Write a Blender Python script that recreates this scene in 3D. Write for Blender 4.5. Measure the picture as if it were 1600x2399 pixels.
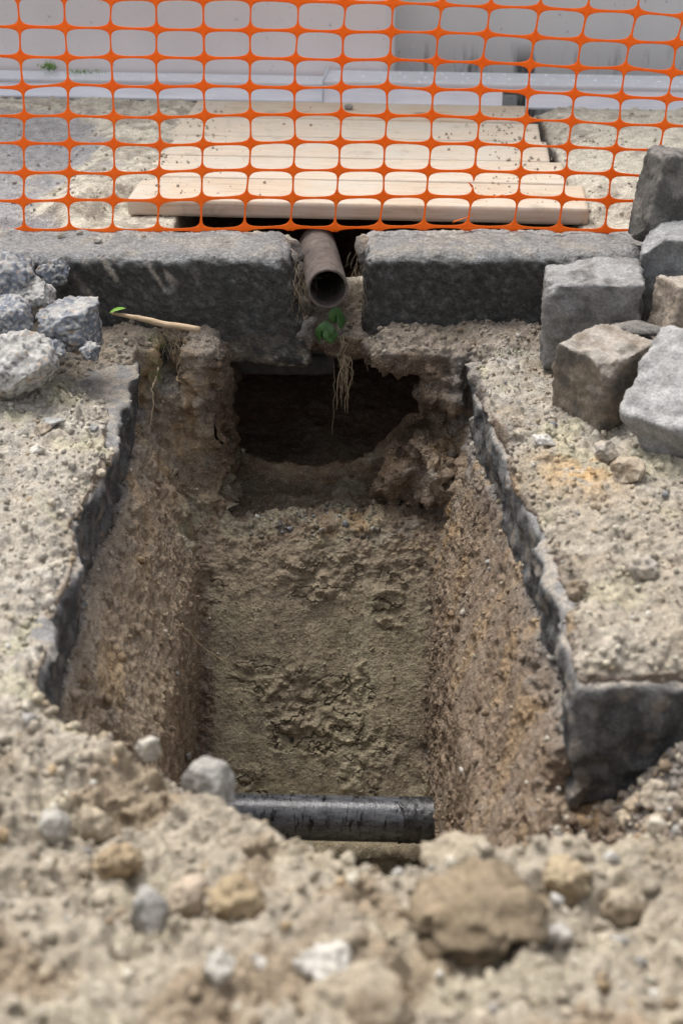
import bpy, bmesh, math, random
import numpy as np
from mathutils import Vector, Matrix

for o in list(bpy.data.objects):
    bpy.data.objects.remove(o)
random.seed(5)
rng = np.random.default_rng(11)
C = bpy.context.scene.collection

# ------------------------------------------------------------------ camera, sky, sun, exposure
CAM_H, PITCH, FPX = 1.55, math.radians(28.0), 3566.0
cam = bpy.data.cameras.new('camera')
cam.sensor_fit = 'HORIZONTAL'; cam.sensor_width = 24.0
cam.lens = FPX / 1600.0 * 24.0
cam.clip_start = 0.05; cam.clip_end = 2000
cam.dof.use_dof = True
cam.dof.focus_distance = 4.15
cam.dof.aperture_fstop = 2.7
camo = bpy.data.objects.new('camera', cam); C.objects.link(camo)
camo.location = (0, 0, CAM_H); camo.rotation_euler = (math.radians(90) - PITCH, 0, 0)
bpy.context.scene.camera = camo

SUN_EL, SUN_AZ = math.radians(62), math.radians(-35)     # azimuth from +Y towards +X
world = bpy.data.worlds.new('World'); bpy.context.scene.world = world; world.use_nodes = True
nt = world.node_tree; bg = nt.nodes['Background']
sky = nt.nodes.new('ShaderNodeTexSky'); sky.sky_type = 'NISHITA'; sky.sun_disc = False
sky.sun_elevation = SUN_EL; sky.sun_rotation = SUN_AZ; sky.air_density = 1.0; sky.dust_density = 4.0
hsv = nt.nodes.new('ShaderNodeHueSaturation'); hsv.inputs['Saturation'].default_value = 0.28
nt.links.new(sky.outputs[0], hsv.inputs['Color']); nt.links.new(hsv.outputs[0], bg.inputs[0])
bg.inputs[1].default_value = 0.10
sun = bpy.data.lights.new('sun', 'SUN'); sun.energy = 1.5; sun.angle = math.radians(35); sun.color = (1, .97, .92)
suno = bpy.data.objects.new('sun', sun); C.objects.link(suno)
sd = Vector((math.sin(SUN_AZ) * math.cos(SUN_EL), math.cos(SUN_AZ) * math.cos(SUN_EL), math.sin(SUN_EL)))
suno.rotation_euler = sd.to_track_quat('Z', 'Y').to_euler()
vs = bpy.context.scene.view_settings
vs.view_transform = 'Standard'; vs.look = 'None'; vs.gamma = 1.0; vs.exposure = 1.28; vs.use_curve_mapping = False
bpy.context.scene.cycles.use_denoising = True
bpy.context.scene.cycles.max_bounces = 5

# ------------------------------------------------------------------ helpers
ST, CT = math.sin(PITCH), math.cos(PITCH)
def at(px, row, Y):
    """world point at distance Y seen at photo pixel (px,row)"""
    v = (row - 1199.5) / FPX; u = (px - 800) / FPX
    d = Y / (CT - v * ST)
    return Vector((u * d, Y, CAM_H - d * (ST + v * CT)))
def gnd(px, row, z=0.0):
    v = (row - 1199.5) / FPX; u = (px - 800) / FPX
    d = (CAM_H - z) / (ST + v * CT)
    return Vector((u * d, d * (CT - v * ST), z))
def sstep(x, a, b):
    t = np.clip((x - a) / (b - a), 0, 1); return t * t * (3 - 2 * t)

_pr = np.random.default_rng(3)
PERM = np.concatenate([_pr.permutation(256)] * 3).astype(np.int32)
GR = _pr.normal(size=(256, 3)).astype(np.float32); GR /= np.linalg.norm(GR, axis=1)[:, None]
GRX, GRY, GRZ = [np.ascontiguousarray(GR[:, k]) * np.float32(1.5) for k in range(3)]
def perlin(P, scale, seed=0):
    """gradient noise; scale = feature size in metres (scalar or 3)"""
    P = np.asarray(P)
    sc = np.broadcast_to(np.asarray(scale, np.float32), (3,)); off = np.float32(seed * 17.37 + 100)
    I, Fr, U = [], [], []
    for k in range(3):
        p = P[:, k].astype(np.float32) / sc[k] + off
        i = np.floor(p); f = p - i; I.append(i.astype(np.int32) & 255); Fr.append(f); U.append(f * f * f * (f * (f * 6 - 15) + 10))
    fx, fy, fz = Fr
    a0 = PERM[I[0]]; a1 = PERM[I[0] + 1]
    def row(a, x):
        out = []
        for dy in (0, 1):
            b = PERM[a + I[1] + dy]; t = []
            for dz in (0, 1):
                h = PERM[b + I[2] + dz]
                t.append(GRX[h] * x + GRY[h] * (fy - dy) + GRZ[h] * (fz - dz))
            out.append(t[0] + U[2] * (t[1] - t[0]))
        return out[0] + U[1] * (out[1] - out[0])
    r0 = row(a0, fx); r1 = row(a1, fx - 1)
    return r0 + U[0] * (r1 - r0)
_wr = _pr.random((256, 4)).astype(np.float32)
WX, WY, WZ, WR = [np.ascontiguousarray(_wr[:, k]) for k in range(4)]
def worley(P, scale, seed=0):
    """distance to the nearest of 8 jittered cell points and that cell's random value"""
    p = [P[:, k].astype(np.float32) / np.float32(scale) + np.float32(seed * 7.13 + 100) for k in range(3)]
    i = [np.floor(q - .5).astype(np.int32) for q in p]
    best = np.full(len(P), 9., np.float32); val = np.zeros(len(P), np.float32)
    for dx in (0, 1):
        a = PERM[(i[0] + dx) & 255]
        for dy in (0, 1):
            b = PERM[a + ((i[1] + dy) & 255)]
            for dz in (0, 1):
                h = PERM[b + ((i[2] + dz) & 255)]
                d = (p[0] - i[0] - dx - .2 - .6 * WX[h]) ** 2 + (p[1] - i[1] - dy - .2 - .6 * WY[h]) ** 2 + (p[2] - i[2] - dz - .2 - .6 * WZ[h]) ** 2
                m = d < best; best = np.where(m, d, best); val = np.where(m, WR[h], val)
    return np.sqrt(best), val
def fbm(P, scale, seed=0, oct=3, gain=.5):
    s = np.asarray(scale, np.float32); a = 1.0; r = 0
    for k in range(oct):
        r = r + a * perlin(P, s, seed + k * 3); s = s * .5; a *= gain
    return r
def billow(P, scale, seed=0):
    return np.abs(perlin(P, scale, seed)) * 2 - .5

def mesh_from(name, V, F, smooth=True):
    me = bpy.data.meshes.new(name)
    V = np.asarray(V, np.float32)
    if isinstance(F, np.ndarray):
        n = F.shape[1]
        me.vertices.add(len(V)); me.vertices.foreach_set('co', V.ravel())
        me.loops.add(F.size); me.loops.foreach_set('vertex_index', F.astype(np.int32).ravel())
        me.polygons.add(len(F)); me.polygons.foreach_set('loop_start', np.arange(0, F.size, n, dtype=np.int32))
        me.update(calc_edges=True); me.validate()
    else:
        me.from_pydata([tuple(v) for v in V], [], F); me.update()
    if smooth: me.polygons.foreach_set('use_smooth', np.ones(len(me.polygons), bool))
    return me
def link(name, me, mat=None, parent=None, **props):
    o = bpy.data.objects.new(name, me); C.objects.link(o)
    if mat is not None and me is not None and len(me.materials) == 0: me.materials.append(mat)
    if parent is not None: o.parent = parent
    for k, v in props.items(): o[k] = v
    return o
def thing(name, label, category, loc=(0, 0, 0), group=None):
    o = bpy.data.objects.new(name, None); C.objects.link(o); o.location = loc; o.empty_display_size = .05
    o['label'] = label; o['category'] = category
    if group: o['group'] = group
    return o
def tag(o, label, category, group=None):
    o['label'] = label; o['category'] = category
    if group: o['group'] = group
    return o
def coords(me):
    a = np.empty(len(me.vertices) * 3, np.float32); me.vertices.foreach_get('co', a); return a.reshape(-1, 3)
def normals(me):
    a = np.empty(len(me.vertices) * 3, np.float32); me.vertex_normals.foreach_get('vector', a); return a.reshape(-1, 3)
def setco(me, V):
    me.vertices.foreach_set('co', np.asarray(V, np.float32).ravel()); me.update()
def setcol(me, col):
    a = me.color_attributes.new('Col', 'FLOAT_COLOR', 'POINT')
    c = np.ones((len(me.vertices), 4), np.float32); c[:, :3] = col
    a.data.foreach_set('color', c.ravel())
def subdivide(me, levels):
    o = bpy.data.objects.new('tmp', me); C.objects.link(o)
    m = o.modifiers.new('s', 'SUBSURF'); m.levels = levels; m.boundary_smooth = 'ALL'
    dg = bpy.context.evaluated_depsgraph_get(); dg.update()
    r = bpy.data.meshes.new_from_object(o.evaluated_get(dg))
    bpy.data.objects.remove(o); bpy.data.meshes.remove(me)
    return r
def mixc(a, b, w):
    w = np.asarray(w)[:, None]; return a * (1 - w) + np.asarray(b, np.float32) * w

# naive surface nets: negative = inside
def surface_nets(sdf, org, h):
    nx, ny, nz = sdf.shape
    ins = sdf < 0
    c = np.zeros((nx - 1, ny - 1, nz - 1), np.int8)
    for dx in (0, 1):
        for dy in (0, 1):
            for dz in (0, 1):
                c += ins[dx:nx - 1 + dx, dy:ny - 1 + dy, dz:nz - 1 + dz]
    act = (c > 0) & (c < 8)
    idx = np.full(act.shape, -1, np.int32)
    ai = np.argwhere(act); idx[act] = np.arange(len(ai))
    corner = {}
    for dx in (0, 1):
        for dy in (0, 1):
            for dz in (0, 1):
                corner[dx, dy, dz] = sdf[ai[:, 0] + dx, ai[:, 1] + dy, ai[:, 2] + dz]
    acc = np.zeros((len(ai), 3)); cnt = np.zeros(len(ai))
    for ax in range(3):
        o1, o2 = [k for k in range(3) if k != ax]
        for a in (0, 1):
            for b in (0, 1):
                k0 = [0, 0, 0]; k0[o1] = a; k0[o2] = b; k1 = list(k0); k1[ax] = 1
                v0, v1 = corner[tuple(k0)], corner[tuple(k1)]
                m = (v0 < 0) != (v1 < 0)
                t = v0[m] / (v0[m] - v1[m])
                p = np.tile(np.array(k0, float), (m.sum(), 1)); p[:, ax] += t
                acc[m] += p; cnt[m] += 1
    V = (ai + acc / cnt[:, None]) * h + np.array(org)
    F = []
    for ax in range(3):
        sl0 = [slice(None)] * 3; sl1 = [slice(None)] * 3
        sl0[ax] = slice(0, -1); sl1[ax] = slice(1, None)
        s0, s1 = ins[tuple(sl0)], ins[tuple(sl1)]
        e = np.argwhere(s0 != s1)
        o1, o2 = (ax + 1) % 3, (ax + 2) % 3
        e = e[(e[:, o1] > 0) & (e[:, o2] > 0) & (e[:, o1] < sdf.shape[o1] - 1) & (e[:, o2] < sdf.shape[o2] - 1)]
        q = []
        for a, b in ((-1, -1), (0, -1), (0, 0), (-1, 0)):
            k = e.copy(); k[:, o1] += a; k[:, o2] += b
            q.append(idx[k[:, 0], k[:, 1], k[:, 2]])
        q = np.stack(q, 1)
        flip = ~s0[e[:, 0], e[:, 1], e[:, 2]]
        q[flip] = q[flip][:, ::-1]
        F.append(q)
    F = np.concatenate(F)
    return V.astype(np.float32), F

def submesh(V, F, keep):
    F = F[keep]; u, inv = np.unique(F.ravel(), return_inverse=True)
    return V[u], inv.reshape(F.shape), u

# ------------------------------------------------------------------ materials
def nodes_mat(name):
    m = bpy.data.materials.new(name); m.use_nodes = True
    return m, m.node_tree, m.node_tree.nodes['Principled BSDF']
def nd(t, typ, **kw):
    n = t.nodes.new(typ)
    for k, v in kw.items():
        if k in n.inputs: n.inputs[k].default_value = v
        else: setattr(n, k, v)
    return n
def objco(t):
    return nd(t, 'ShaderNodeTexCoord').outputs['Object']
def noise_tex(t, co, scale, detail=4, rough=.6, mapping=None):
    n = nd(t, 'ShaderNodeTexNoise', Scale=scale, Detail=detail, Roughness=rough)
    if mapping:
        mp = nd(t, 'ShaderNodeMapping'); mp.inputs['Scale'].default_value = mapping
        t.links.new(co, mp.inputs[0]); co = mp.outputs[0]
    t.links.new(co, n.inputs['Vector']); return n
def ramp(t, fac, stops):
    r = nd(t, 'ShaderNodeValToRGB'); cr = r.color_ramp
    while len(cr.elements) < len(stops): cr.elements.new(.5)
    for e, (p, c) in zip(cr.elements, stops):
        e.position = p; e.color = (*c, 1) if len(c) == 3 else c
    t.links.new(fac, r.inputs[0]); return r.outputs[0]
def mixn(t, a, b, fac, blend='MIX'):
    n = nd(t, 'ShaderNodeMix', data_type='RGBA', blend_type=blend)
    for sock, val in ((n.inputs[0], fac), (n.inputs[6], a), (n.inputs[7], b)):
        if hasattr(val, 'links') or isinstance(val, bpy.types.NodeSocket): t.links.new(val, sock)
        else: sock.default_value = val if not isinstance(val, tuple) else (*val, 1)[:4]
    return n.outputs[2]
def bump(t, b, h, strength=.5, dist=.01, prev=None):
    n = nd(t, 'ShaderNodeBump', Strength=strength, Distance=dist)
    t.links.new(h, n.inputs['Height'])
    if prev is not None: t.links.new(prev, n.inputs['Normal'])
    t.links.new(n.outputs[0], b.inputs['Normal']); return n.outputs[0]

def granular(name, base=None, var=.35, rough=.95, speck=None, bstr=.6, bdist=.004, grain=260, spec=.2, speck_scale=330, speck_amt=.06):
    """granular mineral surface; base None = use vertex colour"""
    m, t, b = nodes_mat(name); co = objco(t)
    if base is None:
        a = nd(t, 'ShaderNodeAttribute', attribute_name='Col'); col = a.outputs['Color']
    else:
        rgb = nd(t, 'ShaderNodeRGB'); rgb.outputs[0].default_value = (*base, 1); col = rgb.outputs[0]
    n1 = noise_tex(t, co, grain, 2, .7); n2 = noise_tex(t, co, 38, 2, .6)
    g1 = ramp(t, n1.outputs['Fac'], [(.25, (1 - var,) * 3), (.75, (1 + var,) * 3)])
    g2 = ramp(t, n2.outputs['Fac'], [(.25, (1 - var * .6,) * 3), (.75, (1 + var * .6,) * 3)])
    col = mixn(t, col, g1, 1.0, 'MULTIPLY'); col = mixn(t, col, g2, 1.0, 'MULTIPLY')
    if speck:
        vo = nd(t, 'ShaderNodeTexVoronoi', Scale=speck_scale); t.links.new(co, vo.inputs['Vector'])
        s = nd(t, 'ShaderNodeSeparateColor'); t.links.new(vo.outputs['Color'], s.inputs[0])
        mk = ramp(t, s.outputs[0], [(1 - speck_amt - .02, (0, 0, 0)), (1 - speck_amt, (1, 1, 1))])
        col = mixn(t, col, speck, mk)
    t.links.new(col, b.inputs['Base Color'])
    b.inputs['Roughness'].default_value = rough; b.inputs['Specular IOR Level'].default_value = spec
    n3 = noise_tex(t, co, grain * .6, 3, .75)
    bump(t, b, n3.outputs['Fac'], bstr, bdist)
    return m

M_soil = granular('soil', None, .38, 1.0, (.45, .42, .36), 1.0, .007, 190, .05, 520, .012)
M_peb = granular('pebble', None, .34, .97, None, .9, .006, 140, .08)
M_asphalt = granular('asphalt', None, .45, .9, (.15, .145, .14), .9, .005, 240, .2, 300, .05)
M_kerb = granular('kerb_basalt', None, .42, .85, None, 1.0, .009, 120, .2)
M_cobble = granular('cobble', None, .32, .88, None, .8, .005, 150, .2)
M_rubble = granular('rubble', None, .3, .9, None, .5, .003, 260, .2)

def m_wood():
    m, t, b = nodes_mat('plank_wood'); co = objco(t)
    oi = nd(t, 'ShaderNodeObjectInfo')
    add = nd(t, 'ShaderNodeVectorMath', operation='ADD'); t.links.new(co, add.inputs[0])
    sc = nd(t, 'ShaderNodeVectorMath', operation='SCALE'); sc.inputs[0].default_value = (3.1, 1.7, .6); t.links.new(oi.outputs['Random'], sc.inputs['Scale'])
    t.links.new(sc.outputs[0], add.inputs[1]); c2 = add.outputs[0]
    g = noise_tex(t, c2, 6, 6, .65, (1.2, 16, 16)); g2 = noise_tex(t, c2, 5, 3, .6, (2, 3, 3))
    col = ramp(t, g.outputs['Fac'], [(.3, (.46, .355, .25)), (.5, (.60, .505, .395)), (.7, (.66, .575, .47))])
    at_ = nd(t, 'ShaderNodeAttribute', attribute_name='Col')
    col = mixn(t, col, at_.outputs['Color'], 1.0, 'MULTIPLY')
    d = noise_tex(t, c2, 42, 4, .7, (.6, 1, 1)); mk = ramp(t, d.outputs['Fac'], [(.66, (0, 0, 0)), (.74, (1, 1, 1))])
    col = mixn(t, col, (.28, .24, .18), mk)
    du = noise_tex(t, c2, 5, 5, .7); dm = ramp(t, du.outputs['Fac'], [(.42, (0, 0, 0)), (.68, (.7, .7, .7))]); col = mixn(t, col, (.55, .52, .455), dm)
    kn = nd(t, 'ShaderNodeTexVoronoi', Scale=3.2); mp = nd(t, 'ShaderNodeMapping'); mp.inputs['Scale'].default_value = (.55, 1.6, 1.6); t.links.new(c2, mp.inputs[0]); t.links.new(mp.outputs[0], kn.inputs['Vector'])
    km = ramp(t, kn.outputs['Distance'], [(.05, (.8, .8, .8)), (.085, (0, 0, 0))]); col = mixn(t, col, (.22, .13, .07), km)
    mu_ = noise_tex(t, c2, 9, 4, .65); mm = ramp(t, mu_.outputs['Fac'], [(.60, (0, 0, 0)), (.72, (.6, .6, .6))]); col = mixn(t, col, (.30, .26, .20), mm)
    t.links.new(col, b.inputs['Base Color']); b.inputs['Roughness'].default_value = .8
    bump(t, b, g.outputs['Fac'], .35, .002); return m
M_wood = m_wood()

def m_metal():
    m, t, b = nodes_mat('aluminium'); co = objco(t)
    n = noise_tex(t, co, 9, 4, .6, (.6, 5, 5)); n2 = noise_tex(t, co, 40, 4, .6)
    t.links.new(ramp(t, n.outputs['Fac'], [(.3, (.76, .78, .82)), (.7, (.90, .92, .95))]), b.inputs['Base Color'])
    b.inputs['Metallic'].default_value = .3
    t.links.new(ramp(t, n2.outputs['Fac'], [(.3, (.36,) * 3), (.7, (.52,) * 3)]), b.inputs['Roughness'])
    bump(t, b, n2.outputs['Fac'], .12, .001); return m
M_metal = m_metal()

def m_net():
    m, t, b = nodes_mat('orange_net'); co = objco(t)
    n = noise_tex(t, co, 30, 3); col = ramp(t, n.outputs['Fac'], [(.3, (.98, .215, .006)), (.7, (1.0, .27, .010))])
    t.links.new(col, b.inputs['Base Color']); b.inputs['Roughness'].default_value = .42
    tr = nd(t, 'ShaderNodeBsdfTranslucent'); t.links.new(col, tr.inputs[0])
    mx = nd(t, 'ShaderNodeMixShader'); mx.inputs[0].default_value = .4
    t.links.new(b.outputs[0], mx.inputs[1]); t.links.new(tr.outputs[0], mx.inputs[2])
    t.links.new(mx.outputs[0], t.nodes['Material Output'].inputs[0]); return m
M_net = m_net()

def m_wall(name, c0, c1, drips):
    m, t, b = nodes_mat(name); co = objco(t)
    n = noise_tex(t, co, 3, 6, .6); n2 = noise_tex(t, co, 120, 4, .7); n3 = noise_tex(t, co, 55, 2, .5)
    col = ramp(t, n.outputs['Fac'], [(.3, c0), (.7, c1)])
    pit = ramp(t, n3.outputs['Fac'], [(.70, (0, 0, 0)), (.76, (1, 1, 1))])
    col = mixn(t, col, tuple(x * .62 for x in c0), pit)
    if drips:
        s = noise_tex(t, co, 14, 4, .65, (1, 1, .16))
        se = nd(t, 'ShaderNodeSeparateXYZ'); t.links.new(co, se.inputs[0])
        mr = nd(t, 'ShaderNodeMapRange'); mr.inputs[1].default_value = .30; mr.inputs[2].default_value = .40; mr.inputs[3].default_value = 1; mr.inputs[4].default_value = 0
        t.links.new(se.outputs[2], mr.inputs[0])
        mu = nd(t, 'ShaderNodeMath', operation='MULTIPLY')
        t.links.new(ramp(t, s.outputs['Fac'], [(.5, (0, 0, 0)), (.62, (1, 1, 1))]), mu.inputs[0]); t.links.new(mr.outputs[0], mu.inputs[1])
        col = mixn(t, col, (.12, .115, .105), mu.outputs[0])
    t.links.new(col, b.inputs['Base Color']); b.inputs['Roughness'].default_value = .9
    bump(t, b, n2.outputs['Fac'], .3, .003); return m
M_wall_a = m_wall('wall_pinkish', (.69, .645, .63), (.77, .725, .71), False)
M_wall_b = m_wall('wall_grey', (.62, .62, .605), (.69, .69, .675), True)

def m_pipe():
    m, t, b = nodes_mat('black_pipe'); co = objco(t)
    n = noise_tex(t, co, 22, 5, .7, (1, 3, 3)); n2 = noise_tex(t, co, 11, 5, .75, (5.5, 1.3, 1.3)); n3 = noise_tex(t, co, 160, 4, .7)
    dust = ramp(t, n.outputs['Fac'], [(.35, (.030, .032, .037)), (.70, (.125, .13, .142))])
    tar = ramp(t, n2.outputs['Fac'], [(.55, (0, 0, 0)), (.61, (1, 1, 1))])
    col = mixn(t, dust, (.006, .006, .007), tar)
    g = ramp(t, n3.outputs['Fac'], [(.70, (0, 0, 0)), (.76, (1, 1, 1))])
    se = nd(t, 'ShaderNodeSeparateXYZ'); t.links.new(co, se.inputs[0])
    mr = nd(t, 'ShaderNodeMapRange'); mr.inputs[1].default_value = .02; mr.inputs[2].default_value = .056; t.links.new(se.outputs[2], mr.inputs[0])
    mu = nd(t, 'ShaderNodeMath', operation='MULTIPLY'); t.links.new(g, mu.inputs[0]); t.links.new(mr.outputs[0], mu.inputs[1])
    col = mixn(t, col, (.34, .29, .2), mu.outputs[0])
    t.links.new(col, b.inputs['Base Color'])
    t.links.new(ramp(t, n2.outputs['Fac'], [(.5, (.25,) * 3), (.6, (.12,) * 3)]), b.inputs['Roughness'])
    bump(t, b, n2.outputs['Fac'], .6, .006); return m
M_pipe = m_pipe()

def simple(name, c0, c1, scale=60, rough=.8, bs=.4, metallic=0, mapping=None):
    m, t, b = nodes_mat(name); co = objco(t)
    n = noise_tex(t, co, scale, 5, .65, mapping)
    t.links.new(ramp(t, n.outputs['Fac'], [(.32, c0), (.68, c1)]), b.inputs['Base Color'])
    b.inputs['Roughness'].default_value = rough; b.inputs['Metallic'].default_value = metallic
    bump(t, b, n.outputs['Fac'], bs, .003); return m
M_rust = simple('rusty_iron', (.055, .042, .036), (.15, .118, .10), 45, .75, .5)
M_root = simple('root', (.24, .18, .11), (.52, .42, .29), 80, .9)
M_stick = simple('stick', (.40, .28, .17), (.58, .45, .30), 30, .85, .4, 0, (.4, 5, 5))
M_leaf = simple('leaf', (.025, .075, .015), (.055, .14, .03), 40, .5, .2)
M_leafb = simple('leaf_bright', (.12, .27, .03), (.2, .4, .05), 40, .5, .2)
M_conc = simple('old_concrete', (.07, .066, .06), (.13, .125, .115), 40, .9, .5)
M_grass = simple('grass', (.08, .12, .03), (.2, .24, .08), 30, .7)

# ------------------------------------------------------------------ terrain description
EL = [gnd(*p) for p in ((315, 822), (308, 900), (292, 1010), (286, 1065), (255, 1105), (205, 1165), (172, 1232), (185, 1330), (152, 1400), (122, 1520), (78, 1640), (40, 1760))]
ER = [gnd(*p) for p in ((1088, 790), (1112, 900), (1122, 980), (1185, 1055), (1192, 1135), (1240, 1210), (1275, 1295), (1262, 1340), (1332, 1430), (1318, 1500), (1322, 1560), (1335, 1612))]
EL = sorted([(p.y, p.x) for p in EL]); ER = sorted([(p.y, p.x) for p in ER])
def _ease(E, k=.35):
    y_, x_ = np.array(E).T; f_ = np.polyfit(y_, x_, 1); return list(zip(y_, x_ * (1 - k) + np.polyval(f_, y_) * k))
EL, ER = _ease(EL), _ease(ER)
def edgeL(y): return np.interp(y, [a for a, _ in EL], [b for _, b in EL])
def edgeR(y): return np.interp(y, [a for a, _ in ER], [b for _, b in ER])
SLAB_L_END, SLAB_R_END = 3.80, 3.80
SLAB_R_NEAR = 2.25
YN_X = [-.62, -.5, -.38, -.25, -.12, 0, .15, .3, .42, .6]
YN_Y = [2.34, 2.16, 2.08, 1.99, 1.87, 1.77, 1.76, 1.76, 1.80, 1.95]

def height(x, y):
    xy = np.stack([x, y, np.zeros_like(x)], 1)
    n1 = perlin(xy, .33, 1); n2 = perlin(xy, .13, 2)
    # soil lying on the two road slabs
    n4 = perlin(xy, .06, 6); nn = n2 * .05 + n4 * .03 + n1 * .05; dl = edgeL(y) - x + nn; dr = x - edgeR(y) + nn
    onL = sstep(dl, -.045, .07); onR = sstep(np.minimum(dr, y - SLAB_R_NEAR + nn * .6), -.045, .08)
    h = np.full_like(x, -.03)
    h = np.where(x < -.1, -.03 + onL * (.058 + .02 * n1 + .014 * n2), h)
    h = np.where(x > .1, -.03 + onR * (.068 + .026 * n1 + .02 * n2), h)
    # bare strip on the left slab near the kerb corner
    bare = np.exp(-(((x + .62) / .10) ** 2 + ((y - 3.62) / .16) ** 2)); h = h - .045 * bare
    # fill along the kerb foot
    k = sstep(y, 3.70, 3.90); h = h * (1 - k) + k * (.045 + .02 * n2)
    # spoil heap
    s = (1 - sstep(y, 1.75, 2.45)) * (1 - sstep(x, .30, .36) * sstep(y, 2.20, 2.26)); hh = .012 + .33 * np.maximum(0, 1.80 - y) + .045 * n1 + .03 * n2
    hh += .05 * np.exp(-(((x + .75) / .35) ** 2 + ((y - 1.75) / .3) ** 2))
    h = h * (1 - s) + s * hh
    # hollow in front of the right slab with gravel piled against it
    g = sstep(x, .33, .42) * sstep(y, 1.80, 2.02) * (1 - sstep(y, 2.25, 2.27))
    hg = -.28 + .21 * sstep(x, .42, .68) + .03 * n2 + .09 * (1 - sstep(y, 1.95, 2.2)) * sstep(x, .45, .6)
    h = h * (1 - g) + g * hg
    # pavement side behind the kerb
    p = sstep(y, 4.00, 4.06)
    hp = .232 + .008 * n2
    xx = x - .06 + n1 * .07 - (y - 4.9) * .03; ends = np.where(xx < 0, sstep(-xx, .44 + .24 * sstep(4.56 - y, 0, .1), .66 + .12 * sstep(4.56 - y, 0, .1)), sstep(xx, .50 + .12 * sstep(4.6 - y, 0, .2), .72))
    hp = hp + .066 * ends * sstep(y, 4.22, 4.34) * np.where(x < 0, .9, 1) + .018 * n1 * ends
    hp = hp - .05 * sstep(-x, .74, .92) * (1 - sstep(y, 5.0, 5.3))     # bare pavement to the left
    hp = hp - .20 * sstep(y + .085 * x + n2 * .05, 5.50, 5.60)
    h = h * (1 - p) + p * hp
    # between the kerb stones
    return h

def yend(z):
    return 3.64 + .17 * sstep(z, -.50, -.24) - np.maximum(0, -.41 - z) * .64
def wallL(y, z):
    t = .86 * np.clip((-z - .15) / .33, 0, 1) + .14 * np.clip((-z - .48) / .5, 0, 1)
    return (edgeL(y) - .006) * (1 - t) + (-.372) * t
def wallR(y, z):
    t = .80 * np.clip((-z - .15) / .36, 0, 1) + .20 * np.clip((-z - .51) / .5, 0, 1)
    return (edgeR(y) + .006) * (1 - t) + .232 * t
def earth_sdf(x, y, z, hgt):
    xl = wallL(y, z); xr = wallR(y, z)
    sl = sstep(z, -.16, -.13)
    rec = .05 * (1 - sstep(z, -.025, -.005)) + .004
    xl = xl * (1 - sl) + sl * (edgeL(y) - rec)
    xr = xr * (1 - sl) + sl * (edgeR(y) + rec)
    ye = yend(z)
    yn = np.interp(x, YN_X, YN_Y)
    tr = np.maximum.reduce([xl - x, x - xr, (y - ye) * .85, (yn + .55 * np.maximum(0, -z) - y) * .85, -1.06 - z])
    # cavity under the kerb
    fl = -.425 - .05 * sstep(y, 3.70, 3.85) + .10 * sstep(y, 4.15, 4.7) + .15 * sstep(x, .05, .24) * sstep(y, 3.70, 4.0)
    roof = np.where(x < -.07, -.06, -.045 - .02 * sstep(x, .1, .2))
    qx = np.abs(x + .033) - .288; qz = np.maximum(z - roof, fl - z)
    r = np.where((x > 0) & (z > -.25), .11, .025)
    ax, az = np.maximum(qx + r, 0), np.maximum(qz + r, 0)
    cav = np.sqrt(ax * ax + az * az) + np.minimum(np.maximum(qx + r, qz + r), 0) - r
    cav = np.maximum(cav, np.maximum(3.50 - y, y - 4.75))
    # pit under the planks
    pit = np.maximum.reduce([np.abs(x - .11 - (y - 4.8) * .02) - .575, np.abs(y - 4.78) - .62, -.5 - z])
    # slot between the kerb stones and the hollow by the left slab corner
    gap = np.maximum.reduce([np.abs(x + .01 + (z - .1) * .25) - .095, np.abs(y - 4.02) - .26, .03 + .10 * sstep(y, 3.98, 4.12) - .02 - z])
    front = np.maximum.reduce([np.abs(x + .13 + .015 * np.sin(z * 22)) - .195, np.abs(y - 3.70) - .245, -.3 - z])   # the kerb foot hangs free over the hollow
    notch = np.maximum.reduce([np.abs(x + .465) - .035, np.abs(y - 3.84) - .09, -.10 - z])
    face = np.maximum.reduce([.30 - x, np.abs(y - 2.275) - .04, -.27 - z, z + .03])
    carve = np.minimum.reduce([tr, cav, pit, gap, front, notch, np.maximum(face, (x + (y - 2.25) * 9) - .9)])
    e = np.maximum(z - hgt, -carve)
    nb = np.where(np.abs(e) < .09)[0]; P = np.stack([x[nb], y[nb], z[nb]], 1)
    n1 = np.zeros_like(e); n2 = np.zeros_like(e); n1[nb] = perlin(P, .22, 4); n2[nb] = perlin(P, .075, 5)
    # clods stuck on the jambs
    for cx, cy, cz, cr in ((.235, 3.80, -.33, .115), (.285, 3.84, -.13, .08)):
        e = np.minimum(e, np.sqrt((x - cx) ** 2 + (y - cy) ** 2 + (z - cz) ** 2) - cr + .35 * cr * n2 + .25 * cr * n1)
    below = 1 - sstep(z, -.03, .0)
    cavm = sstep(y, 3.60, 3.75)
    return e + (n1 * .016 + n2 * .010) * below * (.7 + .9 * cavm)

VOX = .0175
gx = np.arange(-1.55, 1.56, VOX); gy = np.arange(.80, 5.95, VOX); gz = np.arange(-1.12, .47, VOX)
nx, ny, nz = len(gx), len(gy), len(gz)
sdf = np.empty((nx, ny, nz), np.float32)
YY, ZZ = np.meshgrid(gy, gz, indexing='ij'); YY = YY.ravel().astype(np.float32); ZZ = ZZ.ravel().astype(np.float32)
CH = 12
for i in range(0, nx, CH):
    xs = gx[i:i + CH].astype(np.float32)
    X = np.repeat(xs, len(YY)); Yb = np.tile(YY, len(xs)); Zb = np.tile(ZZ, len(xs))
    hx = np.repeat(xs, ny); hy = np.tile(gy.astype(np.float32), len(xs))
    H2 = np.repeat(height(hx, hy), nz)
    sdf[i:i + CH] = earth_sdf(X, Yb, Zb, H2).reshape(len(xs), ny, nz)
V, F = surface_nets(sdf, (gx[0], gy[0], gz[0]), VOX)
del sdf
cen = V[F].mean(1)
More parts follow.
